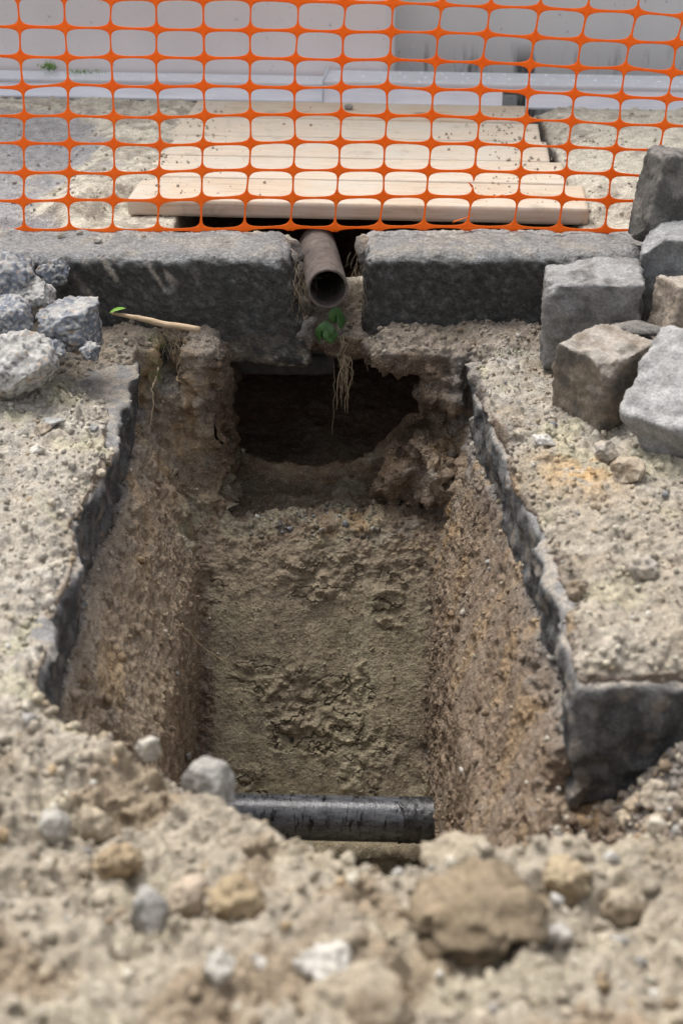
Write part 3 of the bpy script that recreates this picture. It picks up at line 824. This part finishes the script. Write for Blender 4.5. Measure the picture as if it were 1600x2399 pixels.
# ------------------------------------------------------------------ orange safety net
def net():
    sx, sz = .1262, .0745
    x0, ang = -.02, math.radians(-2.6)
    NI, NJ = 15, 15
    jit = np.random.default_rng(8)
    JX = jit.normal(size=(2 * NI + 3, NJ + 3)) * .0022; JZ = jit.normal(size=(2 * NI + 3, NJ + 3)) * .0022
    def node(i, j):
        x = x0 + i * sx * (.985 + .0012 * j); z = .256 + j * sz + (-.006 if j == 0 else .004)
        x += .005 * math.sin(j * .75 + i * .12) + .0035 * j * (1 if i > 0 else 0) * (i / 12) + (.0042 - .0004 * i) * j + JX[i + NI, j + 1]
        z += .006 * math.sin(i * .35 + 1.1) + .006 * math.sin(i * .16 + j * .3) + JZ[i + NI, j + 1] - (x * .020 * (j / 8.0))
        y = 4.135 + math.tan(ang) * x + .012 * math.sin(i * .28) + .006 * math.sin(j * .6 + i * .3) - .002 * j
        return Vector((x, y, z))
    K = 40
    angs = [2 * math.pi * k / K for k in range(K)]
    bm = bmesh.new()
    broken = {(2, 1), (8, 8)}
    for i in range(-NI, NI):
        for j in range(-1, NJ):
            jj = max(j, 0)
            n00, n10, n01, n11 = (node(i, j), node(i + 1, j), node(i, j + 1), node(i + 1, j + 1)) if j >= 0 else (None,) * 4
            if j < 0:
                n01, n11 = node(i, 0), node(i + 1, 0); n00, n10 = n01 - Vector((0, 0, sz)), n11 - Vector((0, 0, sz))
            rx, rz = .482 + random.uniform(-.004, .003), .462 + random.uniform(-.012, .006)
            rings = [[], [], []]
            for an in angs:
                c, s = math.cos(an), math.sin(an)
                m = max(abs(c), abs(s)); ou = (c / m * .5, s / m * .5)
                e = 2 / 5.2
                hu = (math.copysign(abs(c) ** e, c) * rx, math.copysign(abs(s) ** e, s) * rz)
                # bowed long sides
                hu = (hu[0] * (1 - .02 * (abs(hu[1]) / rz) ** 2), hu[1] * (1 - .09 * (abs(hu[0]) / rx) ** 2))
                for r, w in ((0, 0), (1, .5), (2, 1)):
                    u = ou[0] * (1 - w) + hu[0] * w + .5; v = ou[1] * (1 - w) + hu[1] * w + .5
                    p = (n00 * (1 - u) + n10 * u) * (1 - v) + (n01 * (1 - u) + n11 * u) * v
                    rings[r].append(p)
            vs = [[bm.verts.new(p) for p in r] for r in rings]
            for k in range(K):
                k2 = (k + 1) % K; an = (angs[k] + math.pi / K)
                if j < 0 and not (math.sin(an) > .55): continue
                if (i, j) in broken and abs(math.cos(an)) > .9 and math.cos(an) > 0 and abs(math.sin(an)) < .16: continue
                if (i - 1, j) in broken and math.cos(an) < -.9 and abs(math.sin(an)) < .16: continue
                for r in (0, 1): bm.faces.new((vs[r][k], vs[r][k2], vs[r + 1][k2], vs[r + 1][k]))
    # loose frayed ends of the cut strand
    c0 = node(3, 1)
    for a_, b_ in (((.0, -.002, .03), (-.012, -.012, .045)), ((-.05, -.003, -.07), (.005, -.02, -.045)), ((.06, -.004, .0), (.085, -.018, .012))):
        p, q = c0 + Vector(a_), c0 + Vector(b_); d = Vector((.002, 0, .003))
        bm.faces.new([bm.verts.new(w) for w in (p - d, q - d * .3, q + d * .3, p + d)])
    bmesh.ops.remove_doubles(bm, verts=bm.verts, dist=.0004)
    loose = [v for v in bm.verts if not v.link_faces]; bmesh.ops.delete(bm, geom=loose, context='VERTS')
    bmesh.ops.recalc_face_normals(bm, faces=bm.faces)
    me = bpy.data.meshes.new('safety_net'); bm.to_mesh(me); bm.free()
    me.polygons.foreach_set('use_smooth', np.ones(len(me.polygons), bool))
    o = link('safety_net', me, M_net); md = o.modifiers.new('thick', 'SOLIDIFY'); md.thickness = .0018; md.offset = 0
    tag(o, 'bright orange plastic mesh barrier net standing on the kerb', 'barrier')
net()

# ------------------------------------------------------------------ stacked stone blocks at the right
def corner_warp(c8, dims):
    def w(P):
        u, v, t = [(P[:, k] / dims[k] + (.5 if k < 2 else 0))[:, None] for k in range(3)]
        q = [np.array(c) for c in c8]
        lo = (q[0] * (1 - u) + q[1] * u) * (1 - v) + (q[3] * (1 - u) + q[2] * u) * v
        hi = (q[4] * (1 - u) + q[5] * u) * (1 - v) + (q[7] * (1 - u) + q[6] * u) * v
        return lo * (1 - t) + hi * t
    return w
def cobble(label, dims, loc, rot, seed, base, alt, top, ncut=5, r=.022, lo=.74, hi=.95, amp=.008):
    me = block_mesh('paving_block', dims, r, .007, None, rcuts(ncut + 3, dims, seed, lo - .02, hi), amp, .055, seed, .0026)
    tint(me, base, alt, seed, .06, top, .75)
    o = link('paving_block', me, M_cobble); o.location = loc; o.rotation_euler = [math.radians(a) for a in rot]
    tag(o, label, 'stone block', 'stone blocks stacked beside the trench')
G1, G2, G3 = (.125, .12, .112), (.24, .232, .22), (.33, .32, .30)
cobble('upright grey block with flat top, nearest the kerb face in the stack', (.245, .20, .27), (at(1392, 800, 3.66).x, 3.70, .01), (1, -2, -6), 21, (.22, .21, .20), (.12, .115, .11), (.33, .325, .315), 5, .012, .93, .99)
cobble('squat brown-faced block standing before the upright flat-topped one', (.19, .18, .235), (at(1410, 930, 3.38).x, 3.37, -.01), (4, -3, 36), 22, (.20, .165, .13), (.10, .09, .08), (.36, .33, .29), 5, .012, .94, .99, .008)
cobble('large dark tilted block topmost on the kerb at the right edge', (.36, .16, .25), (at(1615, 600, 4.02).x, 3.985, .235), (-3, 12, 8), 23, (.115, .11, .10), (.22, .205, .185), (.25, .235, .215), 5, .012, .92, .99)
cobble('mid grey block below the topmost dark one at the right edge', (.26, .18, .33), (at(1635, 700, 3.78).x, 3.80, .03), (2, -4, -14), 24, (.23, .232, .23), (.15, .15, .15), (.34, .34, .335), 5, .012, .93, .99)
cobble('small tan block wedged in front of the mid grey block, right edge', (.20, .13, .17), (at(1625, 700, 3.58).x, 3.58, .115), (-4, 10, 20), 25, (.31, .26, .21), (.22, .18, .14), (.40, .36, .31), 5, .012, .9, .98)
# the leaning block: its big face, tinted paler, looks up to the left, the shaded face below it
A_, B_, C_, D_ = at(1548, 752, 3.36), at(1436, 968, 3.12), at(1605, 1015, 3.02), at(1715, 800, 3.26)
O_ = at(1545, 1110, 3.10) - B_ + Vector((.0, .03, -.02))
c8 = [v - B_ for v in (B_ + O_, C_ + O_, D_ + O_, A_ + O_, B_, C_, D_, A_)]
dm = (.19, .27, .16)
me = block_mesh('paving_block', dm, .014, .0085, corner_warp(c8, dm), rcuts(6, dm, 26, .95, 1.0), .009, .055, 26, .0026)
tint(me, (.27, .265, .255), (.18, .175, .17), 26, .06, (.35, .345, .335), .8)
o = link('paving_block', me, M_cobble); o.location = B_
tag(o, 'pale grey angular block leaning on one corner, lowest of the stack', 'stone block', 'stone blocks stacked beside the trench')
me = rock_mesh('flat_stone', (.085, .045, .016), 31, 8, 4, .08); tint(me, (.13, .125, .115), (.22, .2, .18), 3)
o = link('flat_stone', me, M_cobble); o.location = at(1490, 768, 3.50); o.rotation_euler = (0, .1, .1); tag(o, 'flat dark stone flake lying on top of the brown-faced block', 'stone')

# ------------------------------------------------------------------ rubble of broken concrete at the left
def rubble(label, px, row, Y, radii, seed, base, agg):
    me = rock_mesh('rubble_chunk', radii, seed, 10, 5, .09, (.6, .9))
    P, N = coords(me), normals(me); Q = P + seed
    setco(me, P + N * (billow(Q, .022, 120) * .0045 + billow(Q, .011, 121) * .0025)[:, None])
    c = np.zeros_like(P) + np.array(base, np.float32)
    c = mixc(c, agg, sstep(perlin(Q, .010, 122), .08, .22)); c = mixc(c, (.06, .06, .065), sstep(perlin(Q, .011, 123), .25, .38) * .8)
    c = mixc(c, (.34, .23, .14), sstep(perlin(Q, .016, 124), .46, .54) * .8); c = mixc(c, (.42, .40, .37), sstep(N[:, 2], .5, .9) * sstep(fbm(Q, .05, 125), -.2, .3) * .6)
    setcol(me, c)
    o = link('rubble_chunk', me, M_rubble); o.location = at(px, row, Y); o.rotation_euler = (random.uniform(-.3, .3), random.uniform(-.3, .3), random.uniform(0, 6))
    tag(o, label, 'rubble', 'broken concrete rubble beside the kerb')
BL, WH = (.18, .195, .225), (.40, .39, .37)
rubble('blue-grey concrete lump with pale aggregate, right one of the rubble pile', 172, 762, 3.66, (.105, .085, .075), 41, BL, WH)
rubble('white pebbly concrete lump lowest in the rubble pile at left edge', 40, 850, 3.46, (.10, .09, .078), 42, (.35, .34, .32), (.48, .465, .44))
rubble('blue-grey lump with rust specks, leftmost and highest in the rubble pile', 20, 672, 3.80, (.10, .08, .09), 43, BL, WH)
rubble('smooth dusty grey lump between the blue rubble lumps and kerb', 85, 690, 3.76, (.075, .06, .052), 44, (.33, .32, .31), (.38, .37, .35))
rubble('blue-grey rubble lump at left edge below the highest one', 15, 745, 3.64, (.085, .07, .062), 45, BL, WH)

for lab, px, row, Y, r3, sd in (('small blue-grey concrete chip below the right rubble lump', 215, 822, 3.56, (.034, .03, .022), 46), ('small pale chip between the white lump and the right rubble lump', 118, 818, 3.56, (.042, .036, .028), 47), ('flat blue-grey chip leaning on the left kerb behind the rubble lumps', 120, 640, 3.86, (.05, .03, .035), 48)):
    rubble(lab, px, row, Y, r3, sd, BL, WH)

# ------------------------------------------------------------------ surface lookup for things lying on the soil
SP = np.concatenate([pieces['trench_ground'][0][::7], pieces['spoil_heap'][0][::7]])
SN = np.concatenate([pieces['trench_ground'][1][::7], pieces['spoil_heap'][1][::7]])
_m = (SN[:, 2] > .3) & (SP[:, 2] > -.3); SPT = SP[_m]
def on_soil(px, row):
    """first soil point on the sight line"""
    d = SPT[:, 1] * CT + (CAM_H - SPT[:, 2]) * ST
    u = SPT[:, 0] / d * FPX + 800; v = ((CAM_H - SPT[:, 2]) * CT - SPT[:, 1] * ST) / d * FPX + 1199.5
    e = (u - px) ** 2 + (v - row) ** 2
    near = np.where(e < max(e.min() * 4, 400))[0]
    near = near[d[near] < d[near].min() + .12]; p = SPT[near].mean(0).astype(float); dm_ = float(d[near].mean())
    return at(px, row, p[1]), FPX / dm_

def stone(name, label, cat, px, row, w, h, seed, base, alt, sink=.35, cuts=9, rough=.08, depth=.9, group=None, rot=None, mat=None):
    """a stone whose outline is w x h photo pixels, standing on the soil under its lower edge"""
    p, s = on_soil(px, row + h * .42)
    rx = w / s / 2; rz = h / s / 2
    me = rock_mesh(name, (rx * (1.18 if name == 'stone' else 1), rx * depth * (1.18 if name == 'stone' else 1), rz * (1.25 if name == 'stone' else 1.05)), seed, cuts + (5 if name == 'stone' and cuts > 6 else 0), 4, rough * (.6 if name == 'stone' else 1), (.5, .85) if name == 'stone' else (.62, .92))
    P, N = coords(me), normals(me); Q = P + seed
    setco(me, P + N * ((worley(Q, max(.012, rx * .35), 5)[1] - .5) * min(.009, rx * (.16 if name == 'soil_clod' else .09)) + (worley(Q, max(.008, rx * .14), 6)[1] - .5) * min(.004, rx * (.08 if name == 'soil_clod' else 0)) + perlin(Q, max(.01, rx * .25), 130) * min(.006, rx * .12) + perlin(Q, .009, 131) * min(.002, rx * .08))[:, None])
    tint(me, base, alt, seed, max(.02, rx * .8), tuple(min(1, x * 1.12) for x in base), .4)
    o = link(name, me, mat or M_peb); o.location = p + Vector((0, rx * depth * .3, rz * (1 - sink)))
    o.rotation_euler = rot or (0, 0, random.uniform(-.4, .4))
    tag(o, label, cat, group); return o
TAN, BRN, GREY, WHT = (.33, .28, .21), (.21, .158, .105), (.30, .285, .26), (.40, .375, .33)
stone('soil_clod', 'largest brown soil clod in the foreground with a dark undercut base', 'clod', 1128, 2160, 330, 118, 53, (.225, .178, .122), (.15, .115, .075), .08, 5, .26)
stone('stone', 'grey angular stone with brown underside on the crest beside the black pipe', 'stone', 492, 1832, 132, 92, 51, GREY, (.28, .26, .24), .3)
stone('stone', 'grey dusty stone with cracks, left of the two brown clods', 'stone', 350, 2128, 125, 115, 52, GREY, (.30, .29, .27))
stone('stone', 'pinkish tan stone touching the right side of the grey cracked stone', 'stone', 442, 2095, 100, 105, 53, (.38, .31, .24), TAN)
stone('soil_clod', 'crumbly brown clod right of the pinkish tan stone', 'clod', 552, 2108, 135, 115, 54, (.34, .265, .17), BRN, .35, 5, .14)
stone('soil_clod', 'crumbly brown clod on the heap above the grey cracked stone', 'clod', 278, 2022, 110, 88, 55, (.33, .255, .165), BRN, .35, 5, .14)
stone('stone', 'light grey stone, left one of a pair on the left slope', 'stone', 128, 1930, 85, 82, 56, (.38, .36, .32), GREY)
stone('stone', 'oblong tan stone, right one of a pair on the left slope', 'stone', 220, 1925, 82, 105, 57, (.37, .31, .23), TAN)
stone('stone', 'whitish wedge of stone standing low in the foreground', 'stone', 508, 2262, 78, 92, 58, WHT, GREY)
stone('stone', 'long flat whitish stone low in the foreground centre', 'stone', 755, 2262, 145, 62, 59, WHT, (.48, .46, .43))
stone('stone', 'grey rounded stone right of the largest clod', 'stone', 1297, 2190, 92, 62, 60, (.37, .345, .31), GREY)
stone('soil_clod', 'rounded tan clod on the heap at right, above the grey stone', 'clod', 1455, 2120, 100, 82, 61, TAN, BRN, .4, 5, .12)
stone('soil_clod', 'broad tan clod ridge on the crest right of the black pipe', 'clod', 1080, 2010, 165, 100, 62, (.32, .275, .205), TAN, .55, 4, .22)
stone('soil_clod', 'brown clod half hidden behind the largest one, to its right', 'clod', 1330, 2050, 125, 90, 63, (.37, .30, .2), BRN, .5, 5, .14)
stone('soil_clod', 'blurred tan clod at the bottom edge of the picture', 'clod', 830, 2350, 260, 120, 64, TAN, BRN, .45, 6, .12)
stone('stone', 'small whitish stone on the left crest of the trench edge', 'stone', 345, 1752, 62, 48, 65, (.42, .39, .34), TAN)
stone('stone', 'tan rounded stone below the leaning block', 'stone', 1478, 1105, 92, 52, 66, (.36, .30, .23), BRN)
stone('stone', 'brownish stone left of the rounded one below the leaning block', 'stone', 1420, 1062, 75, 48, 67, (.38, .33, .27), GREY)
stone('stone', 'white crumbling stone on the soil left of the leaning block', 'stone', 1272, 1030, 62, 32, 68, (.52, .50, .46), TAN)
stone('soil_clod', 'grey-brown clod on the soil of the right slab', 'clod', 1505, 1325, 82, 62, 69, (.36, .315, .26), GREY, .35, 5, .12)
stone('soil_clod', 'dark brown clod near the broken edge of the right slab', 'clod', 1352, 1385, 52, 52, 70, (.24, .195, .145), BRN, .3, 5, .12)
stone('stone', 'tan pebble, left one of the pebbles on the gravel slope', 'stone', 1487, 1880, 48, 55, 71, (.42, .335, .24), TAN, .25, 5, .04)
stone('stone', 'grey-tan round pebble, middle one on the gravel slope', 'stone', 1532, 1862, 58, 62, 72, (.38, .325, .255), TAN, .25, 5, .04)
stone('stone', 'grey-brown round pebble at right on the gravel slope', 'stone', 1572, 1895, 68, 62, 73, (.32, .28, .225), GREY, .25, 5, .04)
stone('stone', 'flat tan pebble below the left pebble on the gravel slope', 'stone', 1472, 1920, 52, 30, 74, (.45, .37, .27), TAN, .25, 5, .04)
stone('stone', 'pale round pebble lowest on the gravel slope', 'stone', 1534, 1932, 42, 38, 75, (.50, .45, .37), TAN, .25, 5, .04)
stone('stone', 'brown rounded stone on the left slab among flat chips', 'stone', 100, 1008, 42, 32, 76, (.33, .28, .22), BRN)
stone('stone', 'flat grey chip on the left slab beside a brown stone', 'stone', 122, 990, 58, 18, 77, (.30, .30, .29), GREY, .2)
stone('stone', 'small flat slate chip nearer the trench on the left slab', 'stone', 218, 1003, 32, 12, 78, (.24, .24, .24), GREY, .2)
stone('stone', 'small white stone on the left slab below the rubble', 'stone', 90, 1052, 36, 26, 79, (.58, .55, .50), TAN)
# medium pebbles that nothing tells apart
for k in range(36):
    if k < 22: px, row = random.uniform(20, 1580), random.uniform(2030, 2380)
    elif k < 32: px, row = random.uniform(0, 250), random.uniform(1080, 1900)
    else: px, row = random.uniform(1340, 1590), random.uniform(1150, 1540)
    w = random.uniform(16, 36)
    bse = random.choice([TAN, (.45, .40, .32), (.5, .47, .42), (.38, .35, .31), (.36, .29, .2)])
    stone('pebble', 'small pale pebble lying loose on the dug soil', 'pebble', px, row, w, w * random.uniform(.6, .9), 200 + k, bse, TAN, .35, 6, .08, group='pebbles loose on the soil')
for px, row, w in ((143, 556, 22), (186, 549, 18), (230, 566, 20)):
    p = gnd(px, row, .24); rx = w / 850 / 2
    me = rock_mesh('pebble', (rx, rx, rx * .7), px, 6, 3, .08); tint(me, (.45, .43, .39), TAN, px)
    o = link('pebble', me, M_peb); o.location = p + Vector((0, 0, rx * .5)); tag(o, 'tiny pale pebble on top of the left kerb stone', 'pebble', 'pebbles on the kerb')
p = at(817, 258, 5.45); me = rock_mesh('stone', (.016, .014, .012), 88, 6, 3, .08); tint(me, (.2, .19, .18), GREY, 1)
o = link('stone', me, M_peb); o.location = (p.x, 5.40, .296); tag(o, 'dark little stone lying on the hindmost plank', 'stone')

# ------------------------------------------------------------------ loose crumbs and gravel (uncountable)
def crumbs(name, label, P, N, rad, cols, kind='stuff'):
    bm = bmesh.new(); bmesh.ops.create_icosphere(bm, subdivisions=1, radius=1.0)
    base = np.array([v.co for v in bm.verts], np.float32); fc = np.array([[v.index for v in f.verts] for f in bm.faces]); bm.free()
    n, m = len(P), len(base)
    sc = rng.uniform(.65, 1.25, (n, 1, 3)).astype(np.float32) * rad[:, None, None]
    jit = rng.normal(size=(n, m, 3)).astype(np.float32) * .2
    q = rng.normal(size=(n, 4)); q /= np.linalg.norm(q, axis=1)[:, None]; w, x, y, z = q.T
    R = np.stack([1 - 2 * (y * y + z * z), 2 * (x * y - z * w), 2 * (x * z + y * w), 2 * (x * y + z * w), 1 - 2 * (x * x + z * z), 2 * (y * z - x * w), 2 * (x * z - y * w), 2 * (y * z + x * w), 1 - 2 * (x * x + y * y)], 1).reshape(n, 3, 3)
    Vv = np.einsum('nij,nmj->nmi', R, (base[None] + jit) * sc) + (P + N * rad[:, None] * .35)[:, None]
    Ff = (fc[None] + (np.arange(n) * m)[:, None, None]).reshape(-1, 3)
    me = mesh_from(name, Vv.reshape(-1, 3), Ff, False)
    setcol(me, np.repeat(cols, m, axis=0))
    o = link(name, me, M_peb, kind=kind); tag(o, label, 'gravel'); return o
PAL = np.array([(.42, .37, .29), (.48, .44, .36), (.34, .28, .20), (.30, .285, .265), (.47, .45, .41), (.26, .20, .14), (.20, .20, .205), (.40, .30, .19)], np.float32)
PW = np.array([.26, .2, .16, .12, .08, .1, .03, .05])
def scatter(src, n, cond, rmin, rmax, power=2.6):
    P, N, sc_ = pieces[src]; ok = np.where(cond(P, N))[0]
    k = rng.choice(ok, min(n, len(ok)), replace=False)
    u = rng.random(len(k)) ** power; rad = (rmin + (rmax - rmin) * u).astype(np.float32)
    own = rng.random((len(k), 1)) < (.22 if rmax > .007 else .06)
    c = np.where(own, PAL[rng.choice(len(PAL), len(k), p=PW)] * rng.uniform(.8, 1.1, (len(k), 1)), sc_[k] * rng.uniform(.85, 1.15, (len(k), 1)))
    return P[k], N[k], rad, c.astype(np.float32)
A = scatter('trench_ground', 5500, lambda P, N: (N[:, 2] > .5) & (P[:, 2] > -.3), .0018, .009, 3.2)
Bx = scatter('trench_end', 2200, lambda P, N: (P[:, 2] < 0), .0012, .0045)
B = scatter('trench_ground', 2400, lambda P, N: (N[:, 2] < .6) & (P[:, 1] > 1.9), .0015, .006)
Cc = scatter('spoil_heap', 2300, lambda P, N: N[:, 2] > .3, .0016, .013, 4.0)
B2 = scatter('trench_ground', 150, lambda P, N: (N[:, 2] < .5) & (P[:, 1] > 1.9) & (P[:, 1] < 3.7), .006, .014, 1.5)
D = scatter('pavement', 700, lambda P, N: (N[:, 2] > .6) & (P[:, 2] > .2) & (P[:, 1] < 5.6), .002, .008)
E = scatter('trench_ground', 420, lambda P, N: (P[:, 0] > .4) & (P[:, 1] < 2.24) & (N[:, 2] > .3), .004, .014, 1.5)
F_ = scatter('trench_end', 160, lambda P, N: (P[:, 1] > 3.62) & (P[:, 1] < 3.85) & (N[:, 2] > .5) & (P[:, 2] < -.3) & (P[:, 0] > -.25) & (P[:, 0] < .1), .003, .010, 1.3)
F_[3][:] = F_[3] * np.array((.85, .9, 1.0), np.float32) * .9
for nm, lab, S in (('soil_crumbs', 'loose soil crumbs strewn over the ground beside the trench', A), ('wall_crumbs', 'grit stuck in the trench walls', B), ('end_crumbs', 'fine grit stuck on the far trench face and hollow', Bx), ('wall_stones', 'small stones embedded in the trench walls', B2), ('heap_crumbs', 'loose crumbs strewn over the foreground spoil heap', Cc),
                   ('sand_crumbs', 'grit scattered on the sand behind the kerb', D), ('gravel', 'gravel on the slope before the right slab', E), ('cavity_gravel', 'bluish gravel on the ledge below the kerb hollow', F_)):
    crumbs(nm, lab, *S)
xs_ = np.concatenate([rng.normal(-.50, .09, 260), rng.normal(.56, .09, 320), rng.uniform(-.5, .6, 60)]); ys_ = rng.uniform(4.32, 5.45, len(xs_))
Pk = np.stack([xs_, ys_ - .075 * (xs_ - .1), .2815 + .006 * (ys_ - 4.3) / 1.0], 1).astype(np.float32)
Pk[:, 2] = .280 + .0015 * np.clip((ys_ - 4.27) / .247, 0, 4.4)
crumbs('plank_grit', 'sand and grit spilt on the planks', Pk, np.tile(np.array((0, 0, 1), np.float32), (len(Pk), 1)), (.001 + .005 * rng.random(len(Pk)) ** 3.5).astype(np.float32), (np.array((.46, .42, .345)) * rng.uniform(.72, 1.15, (len(Pk), 1))).astype(np.float32))

# ------------------------------------------------------------------ small organic things
def wander(a, b, n, amp, seed, sag=0):
    r = random.Random(seed); a, b = Vector(a), Vector(b); out = []; off = Vector((0, 0, 0))
    for k in range(n + 1):
        t = k / n
        off += Vector((r.gauss(0, amp), r.gauss(0, amp * .6), r.gauss(0, amp)))
        out.append(a.lerp(b, t) + off * math.sin(math.pi * min(1, t + .15)) - Vector((0, 0, sag * math.sin(math.pi * t))))
    return out
# stick with its leaf
a, b = at(262, 733, 3.86), at(468, 772, 3.80)
st = thing('stick', 'pale peeled wooden stick lying along the foot of the left kerb stone', 'stick', a)
me = tube_mesh('shaft', [Vector(p) - a for p in wander(a, b, 14, .0012, 4)], .0085, 10, [.45 + .55 * min(1, k / 6) for k in range(15)])
link('shaft', me, M_stick, st)
def leaf_mesh(L, W, fold=.25, curl=.2, lobes=0):
    Vv, Ff = [], []; n = 12
    for k in range(n + 1):
        t = k / n; w = W * math.sin(math.pi * t) ** .8 * (1 + lobes * (.5 if k % 2 else 0)) if 0 < k < n else .0004
        z = -curl * L * t * t
        Vv += [(-w, L * t, z + fold * w), (0, L * t, z), (w, L * t, z + fold * w)]
    for k in range(n):
        i = 3 * k; Ff += [(i, i + 1, i + 4, i + 3), (i + 1, i + 2, i + 5, i + 4)]
    return mesh_from('leaf', Vv, Ff)
def leaf_obj(px, row, Y, L, W, rot, mat, parent=None, lobes=0, curl=.2):
    o = link('leaf', leaf_mesh(L, W, .25, curl, lobes), mat, parent); p = at(px, row, Y)
    o.location = p - (parent.location if parent else Vector((0, 0, 0))); o.rotation_euler = [math.radians(r) for r in rot]
    md = o.modifiers.new('t', 'SOLIDIFY'); md.thickness = .0006
    return o
lf = leaf_obj(256, 733, 3.85, .045, .012, (25, 0, -80), M_leafb); tag(lf, 'bright green leaf at the left tip of the pale stick', 'leaf')
# sprig below the rusty pipe
base = at(800, 690, 3.93)
sp = thing('plant_sprig', 'green leafy sprig hanging below the rusty pipe mouth', 'plant', base)
link('stem', tube_mesh('stem', [Vector(p) - base for p in wander(at(806, 655, 3.95), at(760, 770, 3.88), 10, .002, 9)], .0014, 6), M_leaf, sp)
for px, row, L, W, rot in ((782, 715, .05, .020, (-75, 0, -150)), (790, 735, .045, .018, (-65, 10, -120)), (765, 750, .055, .023, (-70, 0, 165)), (750, 765, .05, .02, (-80, 0, 110)), (770, 765, .045, .02, (-60, 0, 200))):
    leaf_obj(px, row, 3.885, L, W, rot, M_leaf, sp, .35)
# hanging roots
rt = thing('hanging_roots', 'tangle of pale roots hanging below the kerb gap into the hollow', 'roots', at(800, 800, 3.93)); rb = rt.location
r = random.Random(3)
for k in range(22):
    a = at(800 + r.uniform(-6, 8), 800 + r.uniform(-20, 40), 3.93)
    b = at(803 + r.uniform(-16, 16), 880 + r.uniform(10, 90), 3.92 + r.uniform(-.02, .02))
    link('root_strand', tube_mesh('root_strand', [p - rb for p in wander(a, b, 12, .005, 100 + k)], r.uniform(.0007, .0016), 5, .4), M_root, rt)
for lab, a, b, rad, seed in (('long thin pale root running across the left trench wall corner', at(428, 1462, 3.17), at(585, 1603, 3.33), .0022, 5),
                             ('short dark root dangling from the right kerb stone', at(852, 810, 3.93), at(862, 868, 3.92), .0013, 6),
                             ('short white root sticking out of the right trench wall', at(1103, 1804, 2.80), at(1140, 1806, 2.78), .0016, 7),
                             ('thin dark root hanging inside the hollow', at(780, 850, 4.05), at(778, 1020, 4.0), .0014, 8),
                             ('dark root hanging down beside the left slab corner', at(372, 860, 3.78), at(352, 1000, 3.70), .003, 10)):
    me = tube_mesh('root', wander(a, b, 18, .0028, seed), rad, 6, .5)
    tag(link('root', me, M_root), lab, 'root')
# fibrous roots in the kerb gap and at the kerb foot
def fibres(label, cx, cy, Y, sx, sy, n, ln, mat, name='fine_roots', cat='roots', up=-1, thick=.0007, seed=1):
    r = random.Random(seed); Vv, Ff = [], []
    for k in range(n):
        p = at(cx + r.gauss(0, sx), cy + r.gauss(0, sy), Y + r.gauss(0, .008)); L = ln * r.uniform(.4, 1.2)
        d = Vector((r.gauss(0, .5), r.gauss(-.2, .3), up)).normalized(); side = Vector((thick, thick * .5, 0)); prev = None
        for j in range(5):
            t = j / 4; c = p + d * L * t + Vector((math.sin(t * 3 + k) * L * .15, 0, -abs(up) * .2 * L * t * t))
            i = len(Vv); Vv += [tuple(c - side * (1 - .8 * t)), tuple(c + side * (1 - .8 * t)), tuple(c + Vector((0, -thick, thick)) * (1 - .8 * t))]
            if prev is not None:
                for q in range(3): Ff.append((prev + q, prev + (q + 1) % 3, i + (q + 1) % 3, i + q))
            prev = i
    o = link(name, mesh_from(name, Vv, Ff), mat, kind='stuff'); tag(o, label, cat)
fibres('fine roots matted left of the rusty pipe', 705, 660, 3.93, 12, 30, 60, .05, M_root, seed=2)
fibres('fine roots matted right of the rusty pipe', 835, 660, 3.96, 12, 40, 60, .05, M_root, seed=3)
fibres('brown roots below the right end of the stick', 415, 800, 3.84, 16, 16, 50, .045, M_root, seed=4)
fibres('short grass tuft by the left slab corner', 360, 800, 3.80, 12, 12, 70, .022, M_grass, 'grass_tuft', 'grass', 1, .0009, 5)
fibres('short grass tuft hanging on the left trench corner', 365, 880, 3.76, 12, 20, 60, .022, M_grass, 'grass_tuft', 'grass', 1, .0009, 6)
fibres('small grass tuft on soil left of the brown-faced block', 1205, 825, 3.72, 18, 6, 60, .02, M_grass, 'grass_tuft', 'grass', 1, .0009, 7)
fibres('weed tuft at the right end of the front plank', 1372, 535, 4.24, 10, 5, 40, .03, M_leaf, 'grass_tuft', 'grass', 1, .0015, 8)
fibres('bright weeds on the left wall foot behind the net', 112, 158, 5.95, 12, 3, 40, .03, M_leafb, 'weeds', 'weeds', 1, .003, 9)
fibres('low weeds along the aluminium board at left', 190, 170, 5.93, 22, 2, 40, .02, M_leafb, 'weeds', 'weeds', 1, .002, 10)

# old concrete courses inside the hollow
for z, y, L, hgt, lab in ((-.16, 4.27, .34, .045, 'dim upper concrete course inside the hollow under the kerb'), (-.235, 4.30, .36, .06, 'dim lower concrete course inside the hollow under the kerb')):
    me = block_mesh('concrete_course', (L, .14, hgt), .012, .012, None, (), .004, .05, int(-z * 100))
    o = link('concrete_course', me, M_conc); o.location = (-.20, y, z); tag(o, lab, 'concrete')
